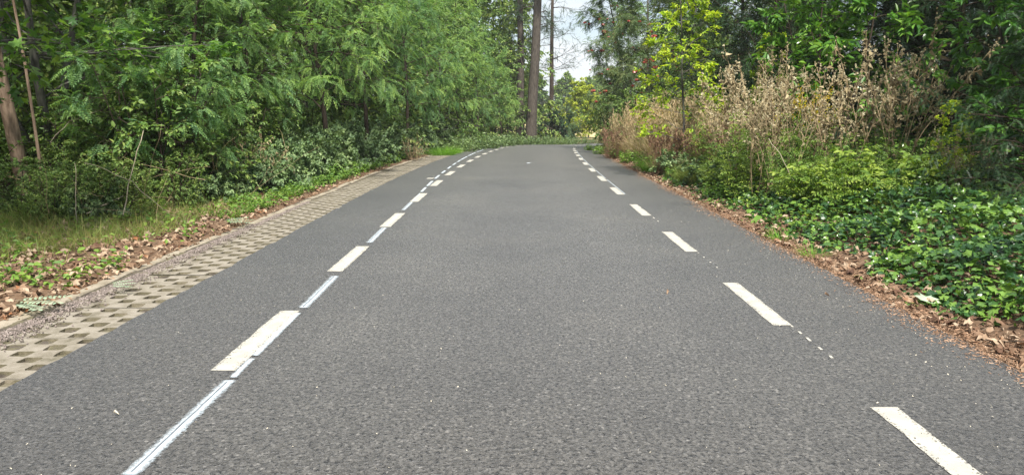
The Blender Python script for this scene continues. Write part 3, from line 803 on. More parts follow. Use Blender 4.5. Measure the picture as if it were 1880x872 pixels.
Y = 3.2 + 26 * lr_.random(n) ** 1.7; u = R_EDGE + .03 + lr_.normal(size=n) * .11 + .12 * lr_.random(n) + .05 * np.sin(Y * 2.1)
X = xc(Y) + u / np.cos(thc(Y)); Z = np.maximum(gz(X, Y), zc(Y)) + .005
p = np.stack([X, Y, Z], -1)
scatter(g, t_leaf(.22, .1, .1), p, nrm(lr_.normal(size=p.shape) * [1, 1, .15]), up_hint(lr_, n, .4), lr_.uniform(.012, .035, n), rng=lr_)
tag(obj('needle_litter', g.mesh('needle_litter', M['chips'])), kind='stuff')
g = Geo()
n = 1100
Y = 2.4 + 20 * lr_.random(n) ** 1.8
u = np.where(lr_.random(n) < .55, R_EDGE - np.abs(lr_.normal(size=n)) * .38, lr_.uniform(-2.7, 2.9, n))
p = road_pt(Y, u, .004)
scatter(g, t_leaf(.5, .2, .2), p, nrm(lr_.normal(size=p.shape) * [1, 1, .1]), up_hint(lr_, n, .2), lr_.uniform(.005, .014, n), rng=lr_)
tag(obj('leaf_crumbs', g.mesh('leaf_crumbs', M['flecks'])), kind='stuff')

for i, (px, Y, L, lab) in enumerate([(205, 3.47, .03, 'curled pale leaf lying on the asphalt by the near left spray line'), (312, 3.55, .034, 'pale leaf scrap right of the near left spray line'), (1228, 6.0, .05, 'tan leaf on the asphalt between the two nearest right dashes'), (1512, 5.9, .045, 'dark curled leaf on the asphalt near the right litter')]):
    g = Geo(); g.inst(T_CURL, np.zeros((1, 3)), frames(np.array([[math.cos(i * 2.1), math.sin(i * 2.1), .1]]), np.array([[0, 0, 1.]])), np.array([L]))
    o = obj('fallen_leaf', g.mesh('fallen_leaf', M['flecks'] if i < 2 else M['litter'])); o.location = ((px - 948) / 1358 * (Y * .9856 + .25), Y, .022)
    tag(o, lab, 'leaf')

# ------------------------------------------------------------------ ivy carpet on the right bank
ir = exec_rng(12)
def ivy_height(u, Y):
    return .10 + .26 * sst(0, 1.3, u - 3.25) + .10 * bump2(u * 1.6 + 3, Y * 1.4) + .05 * np.sin(u * 5.1 + Y * 3.3)
g = Geo()
n = 52000
Y = 3.9 + 13.5 * ir.random(n) ** 1.25; u = 3.05 + 6.6 * ir.random(n) ** 1.15
edge = 3.15 + .14 * np.sin(Y * 1.9) + .1 * np.sin(Y * 5.3 + 1) - .016 * (Y - 5)
dens = sst(0, .35, u - edge) * (.45 + .55 * sst(-.35, .1, bump2(u * .9, Y * .9 + 4)))
k = ir.random(n) < dens; Y, u = Y[k], u[k]
X = xc(Y) + u / np.cos(thc(Y)); hgt = np.clip(ivy_height(u, Y), .04, None) * sst(0, .5, u - 3.12)
p = np.stack([X, Y, gz(X, Y) + hgt * (1 - ir.random(len(Y)) ** 2 * .8)], -1)
d = nrm(ir.normal(size=p.shape) * [1, 1, .25] + np.array([-.35, -.55, -.28]))
scatter(g, T_IVY, p, d, np.array([0, 0, 1.]) + ir.normal(size=p.shape) * .6, ir.uniform(.032, .108, len(p)), rng=ir)
tag(obj('ivy_ground_cover', g.mesh('ivy_ground_cover', M['ivy'])), kind='stuff')

# grass on the left verge, straw and green mixed
g = Geo(); n = 24000
gr = exec_rng(13)
Y = 5.6 + 6.4 * gr.random(n); u = -4.2 - 2.6 * gr.random(n)
k = (gr.random(n) < (.35 + .65 * sst(-.5, .2, bump2(u * 1.5, Y * 1.5))) * sst(0, .35, -4.08 - .30 * np.clip(8.5 - Y, 0, 3) - .1 * np.sin(Y * 2) - u) + .03)
Y, u = Y[k], u[k]; X = xc(Y) + u; p = np.stack([X, Y, gz(X, Y) - .01], -1)
d = nrm(gr.normal(size=p.shape) * [.5, .5, .1] + [0, 0, 1])
scatter(g, T_BLADE, p, d, gr.normal(size=p.shape), gr.uniform(.08, .24, len(p)) * np.where(gr.random(len(p)) < .1, 1.5, 1), rng=gr)
tag(obj('verge_grass', g.mesh('verge_grass', M['grass'])), kind='stuff')
# low weeds creeping over the litter on the left and between the plants on the right
g = Geo(); n = 20000
Y = 6.0 + 36 * gr.random(n) ** 1.3; u = -3.75 - 3.2 * gr.random(n) ** 1.3
k = gr.random(n) < sst(-.5, .25, bump2(u * 1.3 + 5, Y * 1.2)) * .9 + .06
Y, u = Y[k], u[k]; X = xc(Y) + u; p = np.stack([X, Y, gz(X, Y) + gr.random(len(Y)) * .14], -1)
scatter(g, T_LEAF, p, nrm(gr.normal(size=p.shape) * [1, 1, .4]), up_hint(gr, len(p), .4), gr.uniform(.035, .085, len(p)), rng=gr)
tag(obj('creeping_weeds', g.mesh('creeping_weeds_kerb', M['nettle'])), kind='stuff')
g = Geo(); n = 9000
Y = 9 + 33 * gr.random(n) ** 1.2; u = 3.35 + 4.2 * gr.random(n) ** 1.2
k = gr.random(n) < sst(-.4, .35, bump2(u * 1.3 + 1, Y * 1.2)) * .8 + .05
Y, u = Y[k], u[k]; X = xc(Y) + u; p = np.stack([X, Y, gz(X, Y) + gr.random(len(Y)) * .3], -1)
scatter(g, T_LEAF, p, nrm(gr.normal(size=p.shape) * [1, 1, .4]), up_hint(gr, len(p), .4), gr.uniform(.035, .08, len(p)), rng=gr)
tag(obj('creeping_weeds', g.mesh('creeping_weeds_bank', M['elder'])), kind='stuff')

# ------------------------------------------------------------------ herbs and dry plants (prototypes)
def herb_proto(name, rng, n, h, leafT, leafm, stemm, size, per, rad=.25, lean=.25, top=.0):
    s = Geo(); c = Geo(); LP, LD = [], []
    for i in range(n):
        a = rng.uniform(0, 6.28); q = rad * math.sqrt(rng.random())
        pl = grow(rng, (q * math.cos(a), q * math.sin(a), -.03), (math.cos(a) * lean, math.sin(a) * lean, 1), h * rng.uniform(.6, 1.1), 5, .08)
        s.tube(pl, np.linspace(.004, .0015, 6), 3, cap=False)
        for m in range(per):
            t = rng.uniform(.15, 1) if top == 0 else 1 - top * rng.random(); b, bd = along(pl, t); LP.append(b)
            az = rng.uniform(0, 6.28); LD.append((math.cos(az), math.sin(az), rng.uniform(-.3, .5)))
    scatter(c, leafT, np.array(LP), np.array(LD), up_hint(rng, len(LP), .3), rng.uniform(size[0], size[1], len(LP)), rng=rng)
    return [('stems', s.mesh(name + '_stems', stemm)), ('leaves', c.mesh(name + '_leaves', leafm))]

P['nettle'] = herb_proto('nettle', exec_rng(60), 46, .42, t_leaf(.55), M['nettle'], M['greenstem'], (.06, .11), 11, .42)
P['greynettle'] = herb_proto('greynettle', exec_rng(61), 55, .6, t_leaf(.5), M['bramble'], M['greenstem'], (.07, .12), 12, .6)
P['elder'] = herb_proto('elder', exec_rng(62), 42, .62, T_TRI, M['elder'], M['greenstem'], (.09, .16), 9, .42, .4)
P['elder_fine'] = herb_proto('elder_fine', exec_rng(63), 55, .7, [t_frond(4, .34, .5, .2, 70)], M['elder'], M['greenstem'], (.09, .15), 7, .5, .5)
P['mugwort'] = herb_proto('mugwort', exec_rng(58), 22, 1.35, [t_frond(3, .36, .4, .2, 71)], M['elder'], M['greenstem'], (.10, .17), 16, .4, .22)
P['dock'] = herb_proto('dock', exec_rng(64), 1, .12, [t_leaf(.36, .12, .35), t_leaf(.32, .1, .5)], M['nettle'], M['greenstem'], (.22, .36), 11, .02, .1)
def tuft(name, rng, n, h, mat, rad, lean=.35, blade=T_BLADE, wf=1.0):
    g = Geo(); a = rng.uniform(0, 6.28, n); q = rad * np.sqrt(rng.random(n))
    p = np.stack([q * np.cos(a), q * np.sin(a), np.full(n, -.02)], -1)
    d = nrm(np.stack([np.cos(a) * lean, np.sin(a) * lean, np.ones(n)], -1) + rng.normal(size=(n, 3)) * .18)
    S = h * rng.uniform(.55, 1.1, n)
    scatter(g, blade, p, d, np.stack([-np.cos(a), -np.sin(a), np.full(n, .2)], -1) + rng.normal(size=(n, 3)) * .3, np.stack([S * wf, S, S], -1), rng=rng)
    return [('blades', g.mesh(name, mat))]
P['bright_tuft'] = tuft('bright_tuft', exec_rng(65), 700, .5, M['bright_grass'], .38, .4)
P['small_tuft'] = tuft('small_tuft', exec_rng(66), 160, .22, M['bright_grass'], .1, .5)
P['green_tuft'] = tuft('green_tuft', exec_rng(67), 600, .8, M['grass'], .35, .3, wf=.6)

def dry_grass(name, rng, n, h, mat, topmat):
    s = Geo(); c = Geo(); PP, DD = [], []
    for i in range(n):
        a = rng.uniform(0, 6.28); q = .32 * math.sqrt(rng.random())
        pl = grow(rng, (q * math.cos(a), q * math.sin(a), -.03), (math.cos(a) * .18, math.sin(a) * .18, 1), h * rng.uniform(.65, 1.1), 5, .04, (rng.normal() * .12, rng.normal() * .12, -.05))
        s.tube(pl, np.linspace(.003, .0012, 6), 3, cap=False)
        for m in range(16):
            t = 1 - .3 * rng.random(); b, bd = along(pl, t); PP.append(b); DD.append(bd + rng.normal(size=3) * .45)
        for m in range(3):
            b, bd = along(pl, rng.uniform(.05, .6)); PP.append(b); DD.append(bd + rng.normal(size=3) * .6)
    PP = np.array(PP); S = rng.uniform(.05, .12, len(PP))
    scatter(c, t_leaf(.16, .1, .3), PP, np.array(DD), rng.normal(size=PP.shape), S, rng=rng)
    bl = tuft(name + '_b', rng, 320, h * .75, mat, .36, .3, wf=.5)
    return [('stems', s.mesh(name + '_stems', mat)), ('seed_tops', c.mesh(name + '_tops', topmat)), ('blades', bl[0][1])]
P['drygrass'] = dry_grass('drygrass', exec_rng(68), 90, 1.5, M['straw'], M['straw'])
P['rustplant'] = dry_grass('rustplant', exec_rng(69), 70, 1.0, M['rust'], M['rust'])

def seedhead_plant(name, rng, n, h, spread=.22):
    s = Geo(); hd = Geo(); lf = Geo(); HP, LP, LD = [], [], []
    for i in range(n):
        a = rng.uniform(0, 6.28); q = .16 * math.sqrt(rng.random())
        st = grow(rng, (q * math.cos(a), q * math.sin(a), -.04), (math.cos(a) * spread, math.sin(a) * spread, 1), h * rng.uniform(.75, 1.08), 8, .06)
        s.tube(st, np.linspace(.006, .002, 9), 5)
        HP.append(st[-1])
        for j in range(11):
            t = rng.uniform(.42, .98); b, bd = along(st, t)
            dd = nrm(bd * .9 + nrm(np.cross(bd, rng.normal(size=3))) * .75)
            br = grow(rng, b, dd, rng.uniform(.14, .40) * (1.35 - t), 4, .14, (0, 0, .35))
            s.tube(br, np.linspace(.0032, .0014, 5), 3, cap=False)
            HP.append(br[-1])
            for m in range(3):
                e = br[-1 - rng.integers(0, 3)] + rng.normal(size=3) * .035; HP.append(e)
            for m in range(1):
                e, ed = along(br, rng.random()); LP.append(e); LD.append((rng.normal() * .6, rng.normal() * .6, -1))
        for m in range(11):
            e, ed = along(st, rng.uniform(.1, .95)); LP.append(e); LD.append((rng.normal() * .55, rng.normal() * .55, -1))
    HP = np.array(HP); LP = np.array(LP)
    scatter(hd, T_FLUFF, HP, rng.normal(size=HP.shape), rng.normal(size=HP.shape), rng.uniform(.011, .022, len(HP)), rng=rng)
    scatter(lf, T_CURL, LP, np.array(LD), rng.normal(size=LP.shape), rng.uniform(.03, .075, len(LP)), rng=rng)
    return [('stems', s.mesh(name + '_stems', M['drystem'])), ('seed_heads', hd.mesh(name + '_heads', M['seed'])), ('withered_leaves', lf.mesh(name + '_leaves', M['deadleaf']))]
P['seed0'] = seedhead_plant('seed0', exec_rng(71), 9, 1.75)
P['seed1'] = seedhead_plant('seed1', exec_rng(72), 8, 2.0, .15)
P['seed2'] = seedhead_plant('seed2', exec_rng(73), 10, 1.5, .3)

def goldenrod(rng):
    s = Geo(); f = Geo(); c = Geo(); FP, LP, LD = [], [], []
    for i in range(16):
        a = rng.uniform(0, 6.28); q = .25 * math.sqrt(rng.random())
        st = grow(rng, (q * math.cos(a), q * math.sin(a), -.03), (math.cos(a) * .15, math.sin(a) * .15, 1), rng.uniform(1.0, 1.4), 6, .05)
        s.tube(st, np.linspace(.005, .002, 7), 4, cap=False)
        for m in range(45):
            b, bd = along(st, 1 - .22 * rng.random()); FP.append(b + rng.normal(size=3) * .035)
        for m in range(26):
            b, bd = along(st, rng.uniform(.15, .9)); LP.append(b); LD.append(rng.normal(size=3) + [0, 0, .3])
    FP = np.array(FP); LP = np.array(LP)
    scatter(f, T_FLUFF, FP, rng.normal(size=FP.shape), rng.normal(size=FP.shape), rng.uniform(.010, .018, len(FP)), rng=rng)
    scatter(c, T_NARROW, LP, np.array(LD), up_hint(rng, len(LP)), rng.uniform(.06, .1, len(LP)), rng=rng)
    return [('stems', s.mesh('goldenrod_stems', M['greenstem'])), ('flowers', f.mesh('goldenrod_flowers', M['gold'])), ('leaves', c.mesh('goldenrod_leaves', M['elder']))]
P['goldenrod'] = goldenrod(exec_rng(74))

def dry_twigs(rng):
    s = Geo(); c = Geo(); LP = []
    for i in range(22):
        a = rng.uniform(0, 6.28)
        st = grow(rng, (.1 * math.cos(a), .1 * math.sin(a), -.03), (math.cos(a) * .35, math.sin(a) * .35, 1), rng.uniform(.6, 1.25), 6, .12)
        s.tube(st, np.linspace(.007, .002, 7), 4, cap=False)
        for m in range(5):
            b, bd = along(st, rng.uniform(.3, 1)); br = grow(rng, b, bd + rng.normal(size=3) * .7, rng.uniform(.12, .35), 4, .15)
            s.tube(br, np.linspace(.003, .0012, 5), 3, cap=False); LP += [br[-1], br[2], br[3]]
    LP = np.array(LP)
    scatter(c, T_CURL, LP, rng.normal(size=LP.shape) * .6 + [0, 0, -1], rng.normal(size=LP.shape), rng.uniform(.03, .065, len(LP)), rng=rng)
    return [('stems', s.mesh('dry_twigs_stems', M['drystem'])), ('withered_leaves', c.mesh('dry_twigs_leaves', M['deadleaf']))]
P['drytwigs'] = dry_twigs(exec_rng(75))

# ------------------------------------------------------------------ planting: left of the road
R3 = random.Random(4)
def rz(): return R3.uniform(0, 6.28)

place(P['tallmaple'], 'maple_tree', 'tall maple with stout brown leaning trunk at the far left edge of the wood', 'tree', spot(48, 10.2), 0.0)
place(P['greytree'], 'leafy_tree', 'grey trunked tree standing in shade just behind the brown leaning maple trunk', 'tree', spot(50, 13.0), 0.4)
place(P['maple'], 'maple_tree', 'maple with several slim grey stems forking low, its branch reaching towards the road', 'tree', spot(98, 11.3), 0.9)
place(P['maple'], 'maple_tree', 'maple at the near left whose dark leaves hang into the picture from above', 'tree', (-5.5, 6.6, float(gz(-5.5, 6.6))), 2.2, (.8, .8, .92))
# the bare pole standing by them
g = Geo(); pl = grow(exec_rng(80), (0, 0, -.1), (-.02, 0, 1), 3.3, 8, .02); g.tube(pl, np.linspace(.022, .015, 9), 8)
o = obj('bare_sapling', g.mesh('bare_stem', M['bark_brown'], True)); o.location = spot(80, 10.0)
tag(o, 'pale straight bare sapling pole beside the brown maple trunk', 'pole')
place(P['robinia_sapling'], 'robinia_sapling', 'young robinia with dark thin stems fanning out of one base, nearest on the left', 'tree', spot(262, 11.4), 0.3, .82)

rob = [(350, 14.0, 0, .8, 'lower robinia with feathery leaves behind the young fanning sapling'),
       (470, 16.5, 1, .95, 'feathery robinia behind the clump of dry brown twigs'),
       (605, 17.5, 0, 1.0, 'tall robinia with a dark slender trunk in the middle of the left row'),
       (545, 21.0, 2, 1.05, 'robinia standing second behind the dark slender robinia trunk'),
       (676, 21.5, 2, 1.0, 'pale green robinia overhanging the brambles past the slender trunk'),
       (752, 26.5, 1, 1.0, 'bluish green robinia above the bright grass tuft'),
       (720, 31.0, 0, 1.1, 'robinia in the second row behind the bluish green one'),
       (815, 33.5, 0, 1.0, 'robinia leaning over the pavers where the road begins to bend'),
       (842, 40.0, 2, 1.05, 'robinia next to last before the two great trunks'),
       (893, 45.0, 1, 1.0, 'last robinia of the left row, beside the great trunks at the bend'),
       (930, 51.0, 0, .8, 'small robinia whose leaves half cover the darker great trunk')]
for px, Y, k, sc, lab in rob:
    L = spot(px, Y); a, back = clear_turn(P['robinia%d' % k], L, sc); X = L[0] - back
    place(P['robinia%d' % k], 'robinia_tree', lab, 'tree', (X, Y, float(gz(X, Y)) - .03), a, sc, 'robinias along the left of the road')
for px, Y, sc, lab in [(415, 18.5, .75, 'broad leaved hazel like tree in the gap between the first robinias'), (655, 25.0, .85, 'broad leaved tree showing between the slender trunk robinia and its neighbour'), (800, 37.0, .9, 'broad leaved tree standing among the far robinias'), (300, 15.2, .7, 'small broad leaved tree behind the young fanning sapling')]:
    place(P['broad%d' % R3.randint(0, 1)], 'leafy_tree', lab, 'tree', spot(px, Y), rz(), sc)
for (X, Y) in [(-8.5, 17), (-11, 15.5), (-13, 20), (-9.5, 21.5), (-7, 25), (-10, 27), (-14, 26), (-17, 22), (-6.5, 31), (-9.5, 34), (-13, 33), (-5.5, 38), (-9, 42), (-4.2, 46), (-7, 50), (-1.5, 55), (-4.5, 58), (-18, 30), (-12, 48), (-1.2, 62), (-10.5, 18.5), (-12.5, 22.5), (-15.5, 18), (-15, 23), (-8, 29), (-11.5, 30.5), (-18.5, 26), (-20, 20), (-7.8, 37.5), (-11, 39)]:
    place(P['broad%d' % R3.randint(0, 1)], 'leafy_tree', 'leafy tree deep in the wood behind the robinias', 'tree', (X, Y, float(gz(X, Y)) - .1), rz(), R3.uniform(.95, 1.3), 'trees deep in the left wood')
for (X, Y, sc) in [(-.6, 59, 1.6), (-3.0, 55, 1.55), (-5.5, 62, 1.8), (-2.2, 67, 1.8), (-4.6, 49.5, 1.45), (-6.3, 44, 1.3)]:
    place(P['broad%d' % R3.randint(0, 1)], 'leafy_tree', 'tall leafy tree rising behind the last robinias left of the great trunks', 'tree', (X, Y, float(gz(X, Y)) - .1), rz(), sc, 'tall trees left of the great trunks')
for (X, Y) in [(-9.3, 12.4), (-7.4, 13.6), (-10.8, 13.4), (-6.0, 13.2), (-6.7, 16.0), (-8.3, 18.5), (-6.4, 19.8), (-5.9, 23.2), (-12, 17.5), (-8, 10.9), (-9.0, 15.4), (-5.9, 28), (-11.5, 23), (-5.6, 11.6), (-7.6, 9.6), (-6.9, 10.9), (-6.1, 12.2), (-8.6, 11.2), (-5.5, 13.6), (-5.7, 15.3), (-6.2, 17.8), (-5.9, 20.6)]:
    place(P['shrub'], 'undergrowth_shrub', 'small leaved shrub in the undergrowth between the left trees', 'shrub', (X, Y, float(gz(X, Y)) - .05), rz(), R3.uniform(.75, 1.15), 'undergrowth shrubs of the left wood')

br = [(330, 12.8, .8), (395, 14.2, .8), (520, 15.2, .8), (590, 16.8, .85), (640, 18.0, .95), (690, 20.0, .95), (735, 22.0, 1.0), (770, 24.5, .9), (560, 19.0, 1.1), (655, 22.5, 1.2), (460, 14.6, .7), (800, 27.5, .85), (250, 12.2, .7), (130, 10.6, .55), (40, 9.6, .45), (75, 10.4, .5), (180, 10.8, .5), (15, 8.9, .4), (90, 9.3, .4), (160, 9.6, .45), (220, 9.9, .45), (275, 10.3, .45), (320, 10.9, .5), (370, 11.8, .5), (410, 12.4, .5)]
br += [(460, 13.2, .6), (500, 13.8, .65), (545, 15.0, .7), (600, 17.0, .8), (640, 19.0, .9), (680, 21.0, .9), (715, 23.0, .9), (750, 26, .95), (790, 29.5, .95), (815, 32, 1), (830, 35, 1), (850, 38, 1), (870, 42, 1), (625, 17.6, .9), (700, 25, 1.2), (760, 30, 1.3), (800, 35, 1.3)]
for px, Y, sc in [b for b in br if b[0] < 340]:
    place(P['shrub'] if int(px) % 2 == 0 else P['mugwort'], 'undergrowth_plant', 'low leafy undergrowth plant at the foot of the maples, behind the grass', 'shrub', spot(px, Y), rz(), sc * .9, 'undergrowth under the maples')
for px, Y, sc in [b for b in br if b[0] >= 340 or b[0] in (160, 75)]:
    L = spot(px, Y); X = min(L[0], U(Y, -4.05 - .75 * sc))
    place(P['bramble'], 'bramble_bush', 'grey green bramble bush sprawling under the robinias', 'bush', (X, Y, float(gz(X, Y)) - .03), rz(), (sc, sc, sc * 1.35), 'brambles under the robinias')
for i, (px, Y, sc) in enumerate([(450, 10.7, .4), (420, 10.2, .35), (445, 11.6, .5), (560, 13.6, .6), (605, 15.2, .7), (660, 18.4, .7), (690, 20.2, .8), (720, 22, .8), (745, 24.2, .8), (775, 26.5, .8), (500, 12.2, .45), (530, 12.9, .5), (590, 14.6, .6), (640, 16.2, .7), (468, 11.2, .4), (560, 15.8, .7), (610, 16.4, .9), (655, 17.6, .85), (430, 13.0, .55), (480, 13.3, .55), (700, 19.3, .7), (520, 14.6, .6)]):
    L = spot(px, Y); X = min(L[0], U(Y, -3.8 - .42 * sc))
    place(P['nettle'], 'nettle_clump', 'bright green nettle clump by the kerb below the brambles', 'weed', (X, Y, float(gz(X, Y)) - .03), rz(), sc, 'nettles along the left kerb')
place(P['bright_tuft'], 'grass_tuft', 'vivid green grass tuft beside the pavers at the foot of the bluish robinia', 'grass tuft', spot(812, 28.0), rz(), 1.1)
place(P['bright_tuft'], 'grass_tuft', 'second vivid grass tuft right behind the first, nearer the grey nettles', 'grass tuft', spot(826, 29.6), rz(), 1.0)
for px, Y, sc in [(842, 32, .9), (862, 34, .9), (888, 37, .9), (902, 40, 1.), (918, 43, 1.), (935, 47, 1.), (950, 50, 1.), (968, 52, 1.), (985, 53.5, 1.), (1003, 55, .9), (1020, 57, .9), (1037, 59, .9), (1053, 61, .9), (1068, 63, .9), (1085, 65, .9), (995, 57, 1.1), (1030, 61, 1.1), (880, 38, 1.2), (925, 47, 1.2)]:
    place(P['greynettle'], 'nettle_bank', 'grey green nettle clump lining the outside of the bend', 'weed', spot(px, Y), rz(), sc * 1.3, 'nettles lining the bend')
place(P['drytwigs'], 'dead_twig_clump', 'upright clump of dry brown twigs at the litter edge on the left', 'dead plant', spot(472, 13.6), rz(), 1.0)
place(P['drytwigs'], 'dead_twig_clump', 'short dry twig clump beside the fallen pale branch', 'dead plant', spot(440, 14.6), rz(), .8)
place(P['drytwigs'], 'dead_twig_clump', 'dry pinkish twigs among brambles near the vivid grass tuft', 'dead plant', spot(760, 24), rz(), .8)

# pale dead stems lying and arching in the undergrowth on the left
def stem_thing(name, a, b, r, mat, label, cat, sag=.1, n=8, seed=0, r1=.6):
    rg = exec_rng(seed); a = np.array(a, float); b = np.array(b, float); t = np.linspace(0, 1, n)
    pl = a[None] + (b - a)[None] * t[:, None]; pl[:, 2] += sag * np.sin(t * np.pi); r = r * .72; pl[1:-1] += rg.normal(size=(n - 2, 3)) * .012
    g = Geo(); g.tube(pl - a, r * (1 - (1 - r1) * t), 6)
    o = obj(name, g.mesh(name, M[mat], True)); o.location = a
    return tag(o, label, cat)
def pix(px, py, Y):
    X = (px - 948) / 1358 * (Y * .9856 + .2); ang = math.atan((436 - py) / 1358) - math.radians(9.74)
    return (X, Y, 1.5 + Y * math.tan(ang))
stem_thing('bare_stick', pix(222, 395, 9.3), pix(272, 240, 9.8), .011, 'palewood', 'long pale bare stem slanting up before the young robinia', 'stick', .05, seed=1)
stem_thing('dead_branch', pix(155, 393, 9.2), pix(225, 360, 9.7), .014, 'palewood', 'short thick pale branch propped low in the undergrowth', 'dead branch', .0, seed=2)
stem_thing('bare_stick', pix(160, 300, 9.6), pix(300, 388, 9.3), .007, 'palewood', 'thin pale stem sloping down to the litter across the others', 'stick', .12, seed=3)
stem_thing('bare_stick', pix(136, 405, 9.0), pix(142, 300, 9.3), .008, 'palewood', 'thin upright pale stem left of the crossing stems', 'stick', .0, seed=4)
stem_thing('bare_stick', pix(100, 262, 10.2), pix(190, 205, 10.6), .007, 'palewood', 'thin arching stem hanging between the maple stems', 'stick', .1, seed=5)
stem_thing('fallen_branch', pix(380, 330, 13.2), pix(422, 350, 12.6), .028, 'palewood', 'bleached fallen branch lying at the verge below the robinias', 'branch', .06, seed=6)

# dead twigs tangled in the undergrowth
g = Geo(); tr_ = exec_rng(77)
for i in range(120):
    Y = tr_.uniform(8.8, 15.5); px = tr_.uniform(-40, 480) if Y < 12 else tr_.uniform(60, 700)
    p = np.array(spot(px, Y)) + [0, 0, tr_.uniform(0, .6)]
    if (p[0] - xc(Y)) > -4.3: continue
    g.tube(grow(tr_, p, (tr_.normal(), tr_.normal() * .8, tr_.uniform(.0, 2.2)), tr_.uniform(.4, 1.6), 6, .16, (0, 0, -.3)), np.linspace(.0034, .0014, 7), 3, cap=False)
tag(obj('twig_debris', g.mesh('twig_debris', M['drystem'])), kind='stuff')

# cut fronds wilting on the kerb
def fallen_frond(loc, ang, L, label):
    g = Geo(); rg = exec_rng(int(L * 1000))
    for i in range(3):
        d = np.array([[math.cos(ang + (i - 1) * .5), math.sin(ang + (i - 1) * .5), .03]])
        g.inst(T_FROND[i], np.array([[0, 0, .02 + .01 * i]]), frames(d, np.array([[0, 0, 1.]])), np.array([[L, L, L * .15]]))
    o = obj('fallen_frond', g.mesh('fallen_frond', M['frond_cut'])); o.location = loc
    return tag(o, label, 'leaf')
for (px, py, Y, a, L, lab) in [(20, 575, 5.4, -.05, .32, 'pale wilted feathery leaf lying across the kerb, nearest the camera'), (195, 542, 5.95, .4, .17, 'small pale wilted leaf lying on the pavers'), (408, 425, 9.5, .5, .34, 'pale wilted feathery leaf on the kerb farther along')]:
    X, _, _ = pix(px, py, Y); fallen_frond((X, Y, float(zc(Y)) + .05), a, L, lab)

# ------------------------------------------------------------------ the gap at the bend: great trunks, pine, far trees
def conifer(name, rng, h, r, nb, blen, dead=True, first=.12, needles=500, lean=(0, 0)):
    w = Geo(); c = Geo(); pl = grow(rng, (0, 0, -.3), (lean[0], lean[1], 1), h, 14, .012)
    w.tube(pl, r * np.concatenate([[1.25, 1.08], np.linspace(1, .55, 13)]), 14)
    PP, DD = [], []
    for i in range(nb):
        t = rng.uniform(first, 1); p, td = along(pl, t); az = rng.uniform(0, 6.28)
        d = np.array([math.cos(az), math.sin(az), rng.uniform(-.25, .25)])
        b = grow(rng, p, d, blen * rng.uniform(.4, 1.1), 6, .14, (0, 0, .1)); w.tube(b, r * .14 * np.linspace(1, .2, 7), 5)
        for j in range(4):
            q, qd = along(b, rng.uniform(.3, 1)); tw = grow(rng, q, qd + rng.normal(size=3) * .6, blen * .3, 4, .15); w.tube(tw, r * .05 * np.linspace(1, .3, 5), 3, cap=False)
            for m in range(needles // (nb * 4)):
                e, ed = along(tw, rng.uniform(.2, 1)); PP.append(e); DD.append(ed + rng.normal(size=3) * .6)
    scatter(c, T_SPRAY, np.array(PP), np.array(DD), up_hint(rng, len(PP), .4), rng.uniform(.3, .55, len(PP)), rng=rng)
    return [('trunk', w.mesh(name + '_trunk', M['bark_pine'], True)), ('crown', c.mesh(name + '_crown', M['pine']))]
place(conifer('greatpine', exec_rng(81), 15, .39, 12, 2.0, first=.6, needles=900, lean=(.018, 0)), 'pine_tree', 'massive old pine trunk, the paler and nearer of two at the bend', 'tree', spot(974, 54.5))
place(conifer('backpine', exec_rng(82), 15, .29, 16, 2.2, first=.45, needles=1400), 'pine_tree', 'dark massive trunk half hidden in leaves beside the paler old pine', 'tree', spot(955, 56.0))
tp = (conifer('thinpine', exec_rng(83), 14, .24, 46, 3.4, needles=2300, lean=(.012, 0), first=.2))
tp[0][1].materials[0] = M['bark_dark']
place(tp, 'pine_tree', 'thin black pine with sparse bare branches against the sky', 'tree', spot(1012, 74.0))
place(P['darkbush'], 'dark_bush', 'dark green bush at the foot of the thin black pine', 'bush', spot(1010, 64), .3, 1.35)
place(P['darkbush'], 'dark_bush', 'small dark bush right of the larger one at the bend', 'bush', spot(1040, 68), 1.3, .7)
place(P['limetree'], 'lime_green_tree', 'small sunlit yellow green tree beyond the bend', 'tree', spot(1050, 80), .3, 1.05)
place(P['limetree'], 'lime_green_tree', 'lower yellow green tree right of the sunlit one beyond the bend', 'tree', spot(1080, 80), 1.8, .8)
for i in range(15):
    X = -22 + i * 5.2 + R3.uniform(-1.5, 1.5); Y = R3.uniform(150, 178)
    place(P['fartree'], 'field_edge_tree', 'distant pale green tree at the far edge of the meadow', 'tree', (X, Y, float(gz(X, Y)) - .3 + (max(0, Y - 160) * .012)), rz(), R3.uniform(.85, 1.15), 'trees at the far edge of the meadow')

# ------------------------------------------------------------------ planting: right of the road
def rowan_tree(px, Y, label, rot, sc, seed):
    o = place(P['rowan'], 'rowan_tree', label, 'tree', spot(px, Y), rot, sc, 'rowans on the right')
    me = P['rowan'][1][1]; n = len(me.vertices); co = np.empty(n * 3, np.float32); me.vertices.foreach_get('co', co); co = co.reshape(-1, 3)
    rg = exec_rng(seed); c, s_ = math.cos(-rot), math.sin(-rot)
    view = np.array([-.15, -1, 0]); lv = np.array([c * view[0] - s_ * view[1], s_ * view[0] + c * view[1], 0])
    k = np.where((co @ lv > .7) & (co[:, 2] > 1.8) & (co[:, 2] < 7))[0]
    for i in rg.choice(k, 56, replace=False):
        b = bmesh.new(); bmesh.ops.create_icosphere(b, subdivisions=2, radius=rg.uniform(.06, .13))
        for v in b.verts: v.co *= rg.uniform(.6, 1.2); v.co.z *= .6
        mb = bpy.data.meshes.new('berry_cluster'); b.to_mesh(mb); b.free(); mb.materials.append(M['berry'])
        obj('berry_cluster', mb, o).location = [float(q) for q in co[i]]
rowan_tree(1190, 31.0, 'rowan hung with red berry clusters, the nearer beside the yellow green sapling', 1.0, 1.0, 90)
